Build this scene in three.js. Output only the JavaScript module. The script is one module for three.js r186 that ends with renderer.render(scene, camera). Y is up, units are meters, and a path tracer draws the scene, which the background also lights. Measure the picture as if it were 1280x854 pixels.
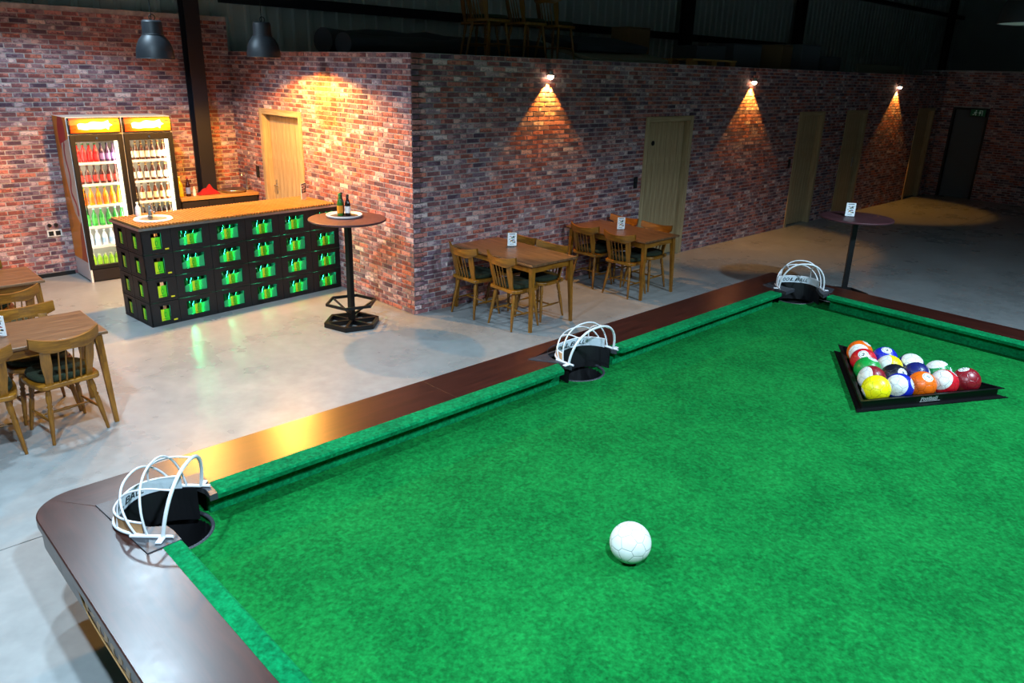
import * as THREE from 'three';
import { RoundedBoxGeometry } from 'three/addons/geometries/RoundedBoxGeometry.js';
import { mergeGeometries } from 'three/addons/utils/BufferGeometryUtils.js';
import { RectAreaLightUniformsLib } from 'three/addons/lights/RectAreaLightUniformsLib.js';
import { FontLoader } from 'three/addons/loaders/FontLoader.js';
import { TextGeometry } from 'three/addons/geometries/TextGeometry.js';

// ------------------------------------------------------------------ camera, exposure
const scene = new THREE.Scene();
scene.background = new THREE.Color(0x000000);
const renderer = new THREE.WebGLRenderer({ antialias: true });
renderer.toneMapping = THREE.LinearToneMapping;
renderer.toneMappingExposure = 1.0;
renderer.shadowMap.enabled = true;
RectAreaLightUniformsLib.init();
const CAM = { f: 950.09, yaw: 45.649, pitch: 19.606, roll: 1.622, p: [-4.99, 2.661, 6.703] };
const camera = new THREE.PerspectiveCamera(2 * Math.atan(427 / CAM.f) * 180 / Math.PI, 1280 / 854, 0.1, 80);
const D2R = Math.PI / 180;
const camFw = new THREE.Vector3(Math.cos(CAM.yaw * D2R) * Math.cos(CAM.pitch * D2R), -Math.sin(CAM.pitch * D2R), -Math.sin(CAM.yaw * D2R) * Math.cos(CAM.pitch * D2R));
const camRt = new THREE.Vector3().crossVectors(camFw, new THREE.Vector3(0, 1, 0)).normalize();
const camUp = new THREE.Vector3().crossVectors(camRt, camFw);
{
  const r = CAM.roll * D2R, a = camRt.clone(), b = camUp.clone();
  camRt.copy(a).multiplyScalar(Math.cos(r)).addScaledVector(b, Math.sin(r));
  camUp.copy(b).multiplyScalar(Math.cos(r)).addScaledVector(a, -Math.sin(r));
  camera.position.set(...CAM.p);
  camera.quaternion.setFromRotationMatrix(new THREE.Matrix4().makeBasis(camRt, camUp, camFw.clone().negate()));
}
scene.add(camera);

// ------------------------------------------------------------------ lamp settings (lamps themselves are built further down)
const COOL = new THREE.Color().setRGB(0.60, 0.83, 1.0);
const WARM = new THREE.Color().setRGB(1.0, 0.44, 0.07);
const HALL_LAMPS = [[-3.5, 3.95, 0.5, 36], [-4.75, 3.95, 3.0, 54], [-4.0, 3.95, 6.7, 120], [1.6, 3.95, 7.1, 120], [-2.7, 4.3, -1.8, 27, 1.06, 0.1]];     // x, y (rim), z, candela, cone, softness
const BAR_LAMPS = [[-1.91, 2.68, -1.72, 28], [-0.735, 2.73, -1.72, 36]];
const SCONCES = [[2.03, 2.62, 14], [6.82, 2.60, 13], [12.95, 2.56, 9]];                       // x, y, candela

// ------------------------------------------------------------------ helpers
let seed = 12345;
const rnd = () => { seed = (seed * 1664525 + 1013904223) >>> 0; return seed / 4294967296; };
const rr = (a, b) => a + (b - a) * rnd();
const V = (x, y, z) => new THREE.Vector3(x, y, z);
const used = {};
function numbered(n) { const k = used[n] = (used[n] ?? -1) + 1; return k ? `${n}_${String(k).padStart(3, '0')}` : n; }
function prep(g) { const h = g.index ? g.toNonIndexed() : g; for (const k of Object.keys(h.attributes)) if (!['position', 'normal', 'uv'].includes(k)) h.deleteAttribute(k); return h; }
function join(list) { return list.length === 1 ? prep(list[0]) : mergeGeometries(list.map(prep)); }
// uv in metres, from the dominant axis; the grain axis always runs along u
function metric(g, grain = 'x') {
  g = prep(g); const p = g.attributes.position, n = g.attributes.normal, uv = new Float32Array(p.count * 2), a = V(), b = V(), c = V(), ax = { x: 0, y: 1, z: 2 }[grain];
  for (let i = 0; i < p.count; i += 3) {
    a.fromBufferAttribute(p, i); b.fromBufferAttribute(p, i + 1); c.fromBufferAttribute(p, i + 2);
    const f = b.clone().sub(a).cross(c.clone().sub(a)); const q = [Math.abs(f.x), Math.abs(f.y), Math.abs(f.z)];
    const d = q.indexOf(Math.max(...q)); let o = [0, 1, 2].filter(k => k !== d);
    if (o[1] === ax) o = [o[1], o[0]];
    for (let k = 0; k < 3; k++) { const v = [p.getX(i + k), p.getY(i + k), p.getZ(i + k)]; uv[(i + k) * 2] = v[o[0]]; uv[(i + k) * 2 + 1] = v[o[1]] + d * 0.37; }
  }
  g.setAttribute('uv', new THREE.BufferAttribute(uv, 2)); return g;
}
function mesh(name, geo, mat, parent) {
  const m = new THREE.Mesh(Array.isArray(geo) ? join(geo) : geo, mat); m.name = parent ? name : numbered(name);
  m.castShadow = m.receiveShadow = true; (parent ?? scene).add(m); return m;
}
function thing(name, label, category, pos = [0, 0, 0], turn = 0, group) {
  const o = new THREE.Group(); o.name = numbered(name); o.position.set(...pos); o.rotation.y = turn; scene.add(o);
  o.userData = { label, category }; if (group) o.userData.group = group; return o;
}
function tag(o, label, category, group, kind) { o.userData.label = label; o.userData.category = category; if (group) o.userData.group = group; if (kind) o.userData.kind = kind; return o; }
function structure(o, label, category) { o.userData.kind = 'structure'; o.userData.label = label; o.userData.category = category; return o; }
function sgroup(name, label, category, pos = [0, 0, 0], turn = 0) { const o = new THREE.Group(); o.name = numbered(name); o.position.set(...pos); o.rotation.y = turn; scene.add(o); return structure(o, label, category); }
function dup(root, pos, turn = 0, label, group) { const r = root.clone(); r.userData = { ...root.userData }; r.name = numbered(root.name.replace(/_\d{3}$/, '')); r.position.set(...pos); r.rotation.y = turn; if (label) r.userData.label = label; if (group) r.userData.group = group; scene.add(r); return r; }
const box = (w, h, d, x = 0, y = 0, z = 0) => new THREE.BoxGeometry(w, h, d).translate(x, y, z);
const rbox = (w, h, d, x = 0, y = 0, z = 0, r = 0.006, s = 2) => new RoundedBoxGeometry(w, h, d, s, Math.min(r, w / 2.01, h / 2.01, d / 2.01)).translate(x, y, z);
const span = (x0, x1, y0, y1, z0, z1, r) => r ? rbox(x1 - x0, y1 - y0, z1 - z0, (x0 + x1) / 2, (y0 + y1) / 2, (z0 + z1) / 2, r) : box(x1 - x0, y1 - y0, z1 - z0, (x0 + x1) / 2, (y0 + y1) / 2, (z0 + z1) / 2);
const cyl = (r1, r2, h, x = 0, y = 0, z = 0, n = 24) => new THREE.CylinderGeometry(r1, r2, h, n).translate(x, y, z);
function bar(a, b, r, n = 10, r2) { const A = V(...a), B = V(...b), d = B.clone().sub(A), g = new THREE.CylinderGeometry(r2 ?? r, r, d.length(), n); g.applyQuaternion(new THREE.Quaternion().setFromUnitVectors(V(0, 1, 0), d.clone().normalize())); const m = A.add(B).multiplyScalar(0.5); return g.translate(m.x, m.y, m.z); }
const tube = (pts, r, seg = 40, n = 8, closed = false) => new THREE.TubeGeometry(new THREE.CatmullRomCurve3(pts.map(p => p.isVector3 ? p : V(...p)), closed), seg, r, n, closed);
const lathe = (pts, n = 24) => new THREE.LatheGeometry(pts.map(p => new THREE.Vector2(p[0], p[1])), n);
function extrude(pts, depth, bevel = 0, holes = []) {           // pts in x,y ; extruded to +z
  const s = pts instanceof THREE.Shape ? pts : new THREE.Shape(pts.map(p => new THREE.Vector2(p[0], p[1])));
  for (const h of holes) s.holes.push(h instanceof THREE.Path ? h : new THREE.Path(h.map(p => new THREE.Vector2(p[0], p[1]))));
  return new THREE.ExtrudeGeometry(s, { depth, bevelEnabled: bevel > 0, bevelSize: bevel, bevelThickness: bevel, bevelSegments: 2, curveSegments: 24 });
}
// plan shape (x, z) extruded from y0 up to y1
function plan(pts, y0, y1, holes = [], bevel = 0) {
  const flip = p => [p[0], -p[1]];
  const hs = holes.map(h => h.circle ? (() => { const q = new THREE.Path(); q.absarc(h.circle[0], -h.circle[1], h.r, 0, Math.PI * 2); return q; })() : h.map(flip));
  return extrude(pts.map(flip), y1 - y0 - 2 * bevel, bevel, hs).rotateX(-Math.PI / 2).translate(0, y0 + bevel, 0);
}

// ------------------------------------------------------------------ textures (tileable noise)
function lattice(n, s) { const a = new Float32Array(n * n); let q = s >>> 0; for (let i = 0; i < a.length; i++) { q = (q * 1664525 + 1013904223) >>> 0; a[i] = q / 4294967296; } return a; }
function vnoise(l, n, x, y) { x = ((x % n) + n) % n; y = ((y % n) + n) % n; const i = x | 0, j = y | 0, fx = x - i, fy = y - j, sx = fx * fx * (3 - 2 * fx), sy = fy * fy * (3 - 2 * fy), i2 = (i + 1) % n, j2 = (j + 1) % n; return (l[j * n + i] * (1 - sx) + l[j * n + i2] * sx) * (1 - sy) + (l[j2 * n + i] * (1 - sx) + l[j2 * n + i2] * sx) * sy; }
function dataTex(w, h, fn, srgb = true, rx = 1, ry = 1) {
  const d = new Uint8Array(w * h * 4); for (let y = 0; y < h; y++) for (let x = 0; x < w; x++) { const c = fn(x / w, y / h); const k = (y * w + x) * 4; for (let i = 0; i < 3; i++) d[k + i] = Math.max(0, Math.min(255, (Array.isArray(c) ? c[i] : c) * 255)); d[k + 3] = 255; }
  const t = new THREE.DataTexture(d, w, h); t.wrapS = t.wrapT = THREE.RepeatWrapping; t.magFilter = THREE.LinearFilter; t.minFilter = THREE.LinearMipmapLinearFilter; if (srgb) t.colorSpace = THREE.SRGBColorSpace; t.repeat.set(rx, ry); t.needsUpdate = true; return t;
}
function fbm(s, ns) { const ls = ns.map((n, i) => lattice(n, s + i * 77)); return (u, v, sx = 1, sy = 1) => { let t = 0, w = 0; ns.forEach((n, i) => { const a = 1 / (1 + i * 0.6); t += a * vnoise(ls[i], n, u * n * sx, v * n * sy); w += a; }); return t / w; }; }
function canvasTex(w, h, draw) { const c = document.createElement('canvas'); c.width = w; c.height = h; draw(c.getContext('2d'), w, h); const t = new THREE.CanvasTexture(c); t.colorSpace = THREE.SRGBColorSpace; t.magFilter = THREE.LinearFilter; return t; }

const nA = fbm(11, [6, 17, 41, 97]), nB = fbm(211, [5, 13, 37]), nFine = fbm(91, [32, 64, 128]);
const brickTex = dataTex(256, 256, (u, v) => { const b = nA(u, v), f = nFine(u, v); const dark = Math.max(0, Math.min(1, (b - 0.46) * 7)); const t = 0.66 + 0.34 * dark + 0.20 * (f - 0.5); return [t, t * (0.93 + 0.07 * dark), t * (1.02 - 0.02 * dark)]; }, true, 1.6, 1.6);
const mortarTex = dataTex(256, 256, (u, v) => 0.72 + 0.35 * (nA(u, v) - 0.5) + 0.2 * (nFine(u, v) - 0.5), true, 0.8, 0.8);
const concreteTex = dataTex(1024, 1024, (u, v) => { const a = nB(u, v), b = nA(u, v), f = nFine(u, v, 2, 2); const t = 0.80 + 0.11 * (a - 0.5) + 0.11 * (b - 0.5) + 0.08 * (f - 0.5); return [t, t * 0.995, t * 0.98]; }, true, 0.22, 0.22);
const concreteRough = dataTex(512, 512, (u, v) => 0.30 + 0.14 * (nA(u, v, 1, 1) - 0.5) + 0.14 * (nB(u, v) - 0.5), false, 0.22, 0.22);
const nFelt = fbm(777, [128, 256, 420]), nFelt2 = fbm(909, [7, 19, 53]);
const feltTex = dataTex(1024, 1024, (u, v) => { const f = nFelt(u, v), m = nFelt2(u, v); const t = 0.76 + 0.42 * (f - 0.5) + 0.20 * (m - 0.5); return [t * (0.9 + 0.5 * (m - 0.5)), t, t * 0.97]; }, true, 0.46, 0.46);
const feltBump = dataTex(1024, 1024, (u, v) => nFelt(u, v), false, 0.46, 0.46);
function woodTex(dark, light, s, rx, ry) { const a = fbm(s, [4, 9, 23]), b = fbm(s + 5, [16, 48, 96]); return dataTex(256, 256, (u, v) => { const w = a(u, v, 1, 3), f = b(u, v, 0.25, 2); const t = Math.max(0, Math.min(1, 0.5 + 0.9 * (w - 0.5) + 0.9 * (f - 0.5))); return [0, 1, 2].map(i => dark[i] + (light[i] - dark[i]) * t); }, true, rx, ry); }
const chairWood = woodTex([0.36, 0.21, 0.03], [0.60, 0.39, 0.09], 301, 2, 3);
const tableWood = woodTex([0.29, 0.185, 0.105], [0.52, 0.38, 0.25], 401, 1, 2.2);
const doorWood = woodTex([0.60, 0.50, 0.36], [0.78, 0.70, 0.55], 501, 0.7, 3);
const railWoodTex = woodTex([0.15, 0.065, 0.05], [0.25, 0.11, 0.083], 601, 0.8, 1.6);
const railRough = dataTex(512, 512, (u, v) => 0.30 + 0.03 * (nA(u, v) - 0.5) + 0.03 * (nB(u, v) - 0.5) + 0.04 * (nFine(u, v) - 0.5), false, 0.9, 0.9);
const counterWood = woodTex([0.62, 0.42, 0.20], [0.80, 0.60, 0.34], 701, 1, 2);
const leatherBump = dataTex(256, 256, (u, v) => nFine(u, v, 2, 2), false, 2, 2);

// ------------------------------------------------------------------ materials
const std = (o) => new THREE.MeshStandardMaterial(o);
const lin = (r, g, b) => new THREE.Color().setRGB(r, g, b);
const M = {
  mortar: std({ color: 0xf0e2e0, map: mortarTex, roughness: 0.95 }),
  floor: std({ color: 0xb3b6b9, map: concreteTex, roughnessMap: concreteRough, roughness: 1 }),
  joint: std({ color: 0x55524e, roughness: 0.9 }),
  felt: new THREE.MeshPhysicalMaterial({ specularIntensity: 0.15, color: lin(0.006, 0.225, 0.045), map: feltTex, roughness: 1, bumpMap: feltBump, bumpScale: 0.002 }),
  cushionCloth: new THREE.MeshPhysicalMaterial({ specularIntensity: 0.15, color: lin(0.002, 0.27, 0.09), map: feltTex, roughness: 1, bumpMap: feltBump, bumpScale: 0.001 }),
  rail: std({ map: railWoodTex, roughnessMap: railRough, roughness: 1 }),
  blackPlate: std({ color: 0x34363c, roughness: 0.42, bumpMap: leatherBump, bumpScale: 0.0006 }),
  bucket: std({ color: 0x0c0c10, roughness: 0.5 }),
  underside: std({ color: 0x2a1d14, roughness: 0.85 }),
  whiteWire: std({ color: 0xcfcfd4, roughness: 0.32 }),
  tan: std({ color: 0xb98a5c, roughness: 0.6 }),
  gold: std({ color: 0xc99a62, roughness: 0.4 }),
  blackSteel: std({ color: 0x0c0c0e, roughness: 0.42, metalness: 0.3 }),
  column: std({ color: 0x0a0c1a, roughness: 0.55 }),
  lampShade: std({ color: 0x23272d, roughness: 0.5, metalness: 0.2 }),
  lampInner: std({ color: 0xd8d4ca, roughness: 0.6 }),
  chair: std({ map: chairWood, roughness: 0.38 }),
  cushion: std({ color: 0x1b2410, roughness: 0.95, bumpMap: feltBump, bumpScale: 0.001 }),
  table: std({ map: tableWood, roughness: 0.36 }),
  door: std({ map: doorWood, roughness: 0.6 }),
  counter: std({ map: counterWood, roughness: 0.5 }),
  darkPanel: std({ color: 0x1c1410, roughness: 0.6 }),
  crate: std({ color: 0x08080b, roughness: 0.5 }),
  greenPanel: new THREE.MeshPhysicalMaterial({ color: lin(0.03, 0.62, 0.22), roughness: 0.9, transmission: 0.5, thickness: 0, side: THREE.DoubleSide }),
  slat: std({ map: counterWood, color: 0xd8d4d0, roughness: 0.45 }),
  steel: std({ color: 0xb8b8b8, roughness: 0.3, metalness: 1 }),
  chrome: std({ color: 0xdcdcdc, roughness: 0.12, metalness: 1 }),
  whitePaint: std({ color: 0xe6e6e2, roughness: 0.45 }),
  white: std({ color: 0xeeeeee, roughness: 0.5 }),
  black: std({ color: 0x08080a, roughness: 0.5 }),
  highTop: std({ color: 0x724048, map: mortarTex, roughness: 0.5 }),
  hallPanel: std({ color: 0xc4ccc8, roughness: 0.7 }),
  ceiling: std({ color: 0x6a6d6c, roughness: 0.9 }),
  deck: std({ color: 0x8f7d64, map: doorWood, roughness: 0.85 }),
  plaster: std({ color: 0xa8a298, roughness: 0.9 }),
  tarp: std({ color: 0x3d444c, roughness: 0.8 }),
  boxGrey: std({ color: 0x5c6066, roughness: 0.85 }),
  cardboard: std({ color: 0x8a6a48, roughness: 0.9 }),
  sheet: std({ color: 0x9c9a86, roughness: 0.9 }),
  glass: new THREE.MeshPhysicalMaterial({ color: 0xffffff, roughness: 0.03, transmission: 1, thickness: 0 }),
  acrylic: new THREE.MeshPhysicalMaterial({ color: 0xf4f8ff, roughness: 0.05, transmission: 1, thickness: 0 }),
};
const glow = (c, i) => std({ color: 0x202020, emissive: c, emissiveIntensity: i, roughness: 0.6 });

// ------------------------------------------------------------------ the hall shell
const BACK_Z = -4.227, WALL_H = 2.811, BACK_H = 3.25;
{
  // floor: poured slabs divided by a saw-cut joint
  const fl = sgroup('floor', 'pale polished concrete hall floor', 'floor');
  mesh('slab', metric(span(-10, 30, -0.2, 0, -4.6, 2.058)), M.floor, fl);
  mesh('slab', metric(span(-10, 30, -0.2, 0, 2.066, 14)), M.floor, fl);
  mesh('joint_filler', span(-10, 30, -0.2, -0.004, 2.058, 2.066), M.joint, fl);
  structure(mesh('ceiling', span(-10.2, 30.2, 6.5, 6.7, -4.8, 14.2), M.ceiling), 'dark hall ceiling', 'ceiling');
  structure(mesh('wall_left', span(-10.2, -10, 0, 6.5, -4.8, 14.2), M.hallPanel), 'hall wall beyond the bar tables', 'wall');
  structure(mesh('wall_front', span(-10, 30, 0, 6.5, 14, 14.2), M.hallPanel), 'hall wall behind the viewer', 'wall');
  structure(mesh('wall_right', span(30, 30.2, 0, 6.5, -4.8, 14.2), M.hallPanel), 'far end wall of the hall', 'wall');
  // ribbed sheet wall at the back of the hall
  const pts = [[-10, -0.2]]; for (let x = -10; x < 30; x += 0.25) { pts.push([x, 0], [x + 0.16, 0], [x + 0.18, 0.035], [x + 0.23, 0.035]); } pts.push([30, 0], [30, -0.2]);
  const hb = extrude(pts, 6.5).rotateX(-Math.PI / 2);   // y of shape -> -z ; so flip
  hb.scale(1, 1, -1); { const ix = prep(hb); const p = ix.attributes.position; for (let i = 0; i < p.count; i += 3) { const a = V().fromBufferAttribute(p, i + 1), b = V().fromBufferAttribute(p, i + 2); p.setXYZ(i + 1, b.x, b.y, b.z); p.setXYZ(i + 2, a.x, a.y, a.z); } ix.computeVertexNormals(); ix.translate(0, 0, -4.5); structure(mesh('wall_back', ix, M.hallPanel), 'grey ribbed sheet metal wall high up behind the brick rooms', 'wall'); }
  const rails = sgroup('trim_1', 'dark horizontal rails across the ribbed metal wall', 'rail');
  mesh('rail', span(0, 16, 3.44, 3.58, -4.4, -4.3), M.column, rails);
  mesh('rail', span(-10, 30, 5.0, 5.12, -4.42, -4.32), M.column, rails);
}

// ------------------------------------------------------------------ brick walls
const palette = [[0xc88880, 5], [0xbc7468, 5], [0xd0a49c, 4], [0xb47e78, 4], [0x947278, 3], [0x806672, 3], [0xdac0bc, 3], [0xbea2a4, 3], [0xc87a66, 3], [0xa88284, 3]];
const bag = palette.flatMap(([c, n], i) => Array(n).fill(i));
const brickMats = palette.map(([c]) => std({ color: c, map: brickTex, roughness: 0.9 }));
const brickField = std({ color: 0xffffff, vertexColors: true, map: brickTex, roughness: 0.9 });
const BL = 0.19, BH = 0.0551, GAP = 0.013, PROUD = 0.006;
function brickGeo(w, h, u0, v0) {
  const g = new THREE.BoxGeometry(w, h, PROUD).toNonIndexed(); const p = [], n = [], uv = []; const gp = g.attributes.position, gn = g.attributes.normal;
  for (let i = 0; i < gp.count; i++) { if (gn.getZ(i) < -0.5) continue; p.push(gp.getX(i), gp.getY(i), gp.getZ(i)); n.push(gn.getX(i), gn.getY(i), gn.getZ(i)); uv.push(gp.getX(i) + gp.getZ(i) + u0, gp.getY(i) + v0); }
  const o = new THREE.BufferGeometry(); o.setAttribute('position', new THREE.Float32BufferAttribute(p, 3)); o.setAttribute('normal', new THREE.Float32BufferAttribute(n, 3)); o.setAttribute('uv', new THREE.Float32BufferAttribute(uv, 2)); return o;
}
const fullBricks = Array.from({ length: 14 }, (_, i) => brickGeo(BL - GAP, BH - GAP, i * 0.37, i * 0.23));
function brickWall(name, label, origin, turn, W, H, holes, thick) {
  const g = sgroup(name, label, 'wall', origin, turn);
  const outline = []; // openings reach the floor: walk the bottom edge in and out of them
  outline.push([0, 0]); for (const [a, b, t] of [...holes].sort((p, q) => p[0] - q[0])) outline.push([a, 0], [a, t], [b, t], [b, 0]); outline.push([W, 0], [W, H], [0, H]);
  mesh('mortar_bed', metric(extrude(outline, thick).translate(0, 0, -thick)), M.mortar, g);
  g.updateMatrixWorld(true);
  const list = []; const rows = Math.floor(H / BH);
  for (let r = 0; r < rows; r++) {
    const y0 = r * BH + GAP / 2, y1 = y0 + BH - GAP; const off = (r % 2) * BL / 2;
    for (let x = -off; x < W; x += BL) {
      let a = Math.max(0, x + GAP / 2), b = Math.min(W, x + BL - GAP / 2);
      let pieces = [[a, b]];
      for (const [h0, h1, t] of holes) if (y0 < t) pieces = pieces.flatMap(([p, q]) => (q <= h0 || p >= h1) ? [[p, q]] : [[p, Math.min(q, h0)], [Math.max(p, h1), q]].filter(([m, n]) => n - m > 0.02));
      for (const [p, q] of pieces) if (q - p > 0.02) list.push({ x: (p + q) / 2, y: (y0 + y1) / 2, w: q - p, full: q - p > BL - GAP - 1e-6, k: bag[Math.floor(rnd() * bag.length)], v: Math.floor(rnd() * 14) });
    }
  }
  const cp = V(...CAM.p);
  for (const b of list) {
    const w = g.localToWorld(V(b.x, b.y, 0)); const d = w.clone().sub(cp), zc = d.dot(camFw); b.d = d.length();
    const px = 640 + CAM.f * d.dot(camRt) / zc, py = 427 - CAM.f * d.dot(camUp) / zc;
    b.in = zc > 0.5 && px > 0 && px < 1280 && py > 0 && py < 854;
  }
  const near = new Set(list.filter(b => b.in && b.full).sort((a, b) => a.d - b.d).slice(0, 299));
  const P = [], N = [], U = [], C = [];
  for (const b of list) {
    if (near.has(b)) { const m = mesh('brick', fullBricks[b.v], brickMats[b.k], g); m.position.set(b.x, b.y, PROUD / 2); continue; }
    const q = b.full ? fullBricks[b.v] : brickGeo(b.w, BH - GAP, b.v * 0.37, b.v * 0.23); const c = new THREE.Color(palette[b.k][0]);
    const p = q.attributes.position, n = q.attributes.normal, u = q.attributes.uv;
    for (let i = 0; i < p.count; i++) { P.push(p.getX(i) + b.x, p.getY(i) + b.y, p.getZ(i) + PROUD / 2); N.push(n.getX(i), n.getY(i), n.getZ(i)); U.push(u.getX(i), u.getY(i)); C.push(c.r, c.g, c.b); }
  }
  const f = new THREE.BufferGeometry(); f.setAttribute('position', new THREE.Float32BufferAttribute(P, 3)); f.setAttribute('normal', new THREE.Float32BufferAttribute(N, 3)); f.setAttribute('uv', new THREE.Float32BufferAttribute(U, 2)); f.setAttribute('color', new THREE.Float32BufferAttribute(C, 3));
  mesh('brick_field', f, brickField, g).userData.kind = 'stuff';
  return g;
}
const DOOR_H = 2.1;
const LONG_DOORS = [[4.07, 5.25], [8.64, 9.66], [10.62, 11.62], [14.45, 15.5]];
brickWall('wall_long', 'long red brick faced wall with wooden doors and wall spots', [0, 0, 0], 0, 15.9, WALL_H, LONG_DOORS.map(([a, b]) => [a, b, DOOR_H]), 0.14);
brickWall('wall_side', 'brick faced wall with yellow wooden door beside the bar', [0, 0, BACK_Z], -Math.PI / 2, -BACK_Z, WALL_H, [[BACK_Z * -1 - 3.42, -BACK_Z - 2.3, DOOR_H]].map(([a, b, t]) => [a, b, t]), 0.14);
brickWall('wall_bar', 'brick faced wall behind the lit drinks fridges', [-6.5, 0, BACK_Z], 0, 6.5, BACK_H, [], 0.12);
brickWall('wall_end', 'dark brick faced wall across the end of the passage', [16.0, 0, -0.6], -Math.PI / 2, 7, 2.95, [[0.85, 1.65, 2.12]], 0.14);
{
  structure(mesh('floor_upper', metric(span(0.16, 15.9, 2.6, 2.79, -4.3, -0.16)), M.deck), 'unlit wooden storage deck on top of the brick rooms', 'deck');
  structure(mesh('wall_passage', span(15.76, 15.9, 0, 2.6, -4.3, -0.16), M.plaster), 'plain end wall of the brick rooms', 'wall');
  structure(mesh('baseboard_bar', span(-6.5, -2.36, 0, 0.05, BACK_Z + 0.007, BACK_Z + 0.02), M.black), 'thin dark skirting along the bar wall', 'baseboard');
}
// ------------------------------------------------------------------ doors
function makeDoor(n, label, W, pos, turn, opt = {}) {
  const g = sgroup(`door_${n}`, label, 'door', pos, turn);          // local x along the wall, z out of the wall, x from 0 to W
  const c = 0.075;
  for (const [a, b] of [[0, c], [W - c, W]]) mesh('jamb', metric(span(a, b, 0, DOOR_H, -0.14, 0.018, 0.004), 'y'), M.door, g);
  mesh('head', metric(span(c, W - c, DOOR_H - c, DOOR_H, -0.14, 0.018, 0.004), 'x'), M.door, g);
  const lf = mesh('leaf', metric(span(c + 0.004, W - c - 0.004, 0.008, DOOR_H - c - 0.004, -0.135, -0.095, 0.003), 'y'), M.door, g);
  // fine vertical board lines routed into the leaf
  const strips = []; const inner = W - 2 * c - 0.02, k = 7; for (let i = 0; i < k; i++) mesh('board', metric(span(c + 0.012 + inner * i / k + 0.002, c + 0.008 + inner * (i + 1) / k, 0.02, DOOR_H - c - 0.015, -0.097, -0.089), 'y'), M.door, g);
  if (opt.sign) { const s = mesh('door_sign', cyl(0.034, 0.034, 0.012, 0, 0, 0, 28).rotateX(Math.PI / 2).translate(opt.sign[0], opt.sign[1], -0.084), M.black, g); s.userData.label = 'small round black door sign'; }
  const hx = opt.handleLeft ? c + 0.08 : W - c - 0.08, s = opt.handleLeft ? 1 : -1;
  if (!opt.noHandle) { const h = mesh('handle_plate', span(hx - 0.02, hx + 0.02, 0.95, 1.15, -0.09, -0.083, 0.003), M.steel, g); mesh('lever', [bar([hx, 1.07, -0.085], [hx, 1.07, -0.045], 0.009), bar([hx, 1.07, -0.045], [hx + s * 0.11, 1.07, -0.045], 0.008)], M.steel, h); }
  return g;
}
makeDoor(1, 'pale oak door with small round black sign beside the second dining table', 1.18, [4.07, 0, 0], 0, { sign: [0.33, 1.72], noHandle: true });
makeDoor(2, 'pale oak door in the dim passage between the second and third wall spots', 1.02, [8.64, 0, 0], 0, { handleLeft: false, noHandle: true });
makeDoor(3, 'oak door in the passage left of the last wall spot', 1.0, [10.62, 0, 0], 0);
makeDoor(4, 'shadowed oak door at the far end of the passage', 1.05, [14.45, 0, 0], 0, { handleLeft: true });
makeDoor(5, 'warm lit oak door in the brick wall behind the bar', 1.12, [0, 0, -3.42], -Math.PI / 2, { handleLeft: true });
{ // unlit doorway at the end of the passage with an exit sign above
  const g = sgroup('door_6', 'dark unlit door in the end brick wall', 'door', [16, 0, 0.25], -Math.PI / 2);
  for (const a of [0, 0.75]) mesh('jamb', span(a, a + 0.05, 0, 2.12, -0.14, 0.012, 0.003), M.black, g);
  mesh('head', span(0.05, 0.75, 2.07, 2.12, -0.14, 0.012, 0.003), M.black, g);
  mesh('leaf', span(0.05, 0.75, 0.005, 2.07, -0.12, -0.08, 0.003), M.boxGrey, g);
  const ex = canvasTex(256, 128, (c, w, h) => { c.fillStyle = '#0b5a38'; c.fillRect(0, 0, w, h); c.strokeStyle = c.fillStyle = '#cfe8da'; c.lineWidth = 13; c.beginPath(); c.arc(92, 26, 12, 0, 7); c.fill(); c.beginPath(); c.moveTo(88, 44); c.lineTo(76, 78); c.lineTo(98, 92); c.lineTo(92, 116); c.moveTo(76, 78); c.lineTo(58, 100); c.lineTo(38, 100); c.moveTo(86, 50); c.lineTo(112, 66); c.moveTo(84, 48); c.lineTo(58, 62); c.stroke(); c.fillRect(150, 18, 56, 96); c.fillStyle = '#0b5a38'; c.fillRect(160, 28, 36, 86); c.fillStyle = '#cfe8da'; c.beginPath(); c.moveTo(128, 62); c.lineTo(176, 40); c.lineTo(176, 84); c.fill(); });
  const t = thing('exit_sign', 'small green exit sign on the dark door in the end wall', 'sign', [15.985, 1.93, 0.82], -Math.PI / 2);
  mesh('sign_box', rbox(0.34, 0.17, 0.03, 0, 0.085, 0.015, 0.005), M.black, t);
  mesh('sign_face', new THREE.PlaneGeometry(0.32, 0.15).translate(0, 0.085, 0.0312), std({ map: ex, roughness: 0.5, emissiveMap: ex, emissive: 0xffffff, emissiveIntensity: 0.03 }), t);
}
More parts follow.
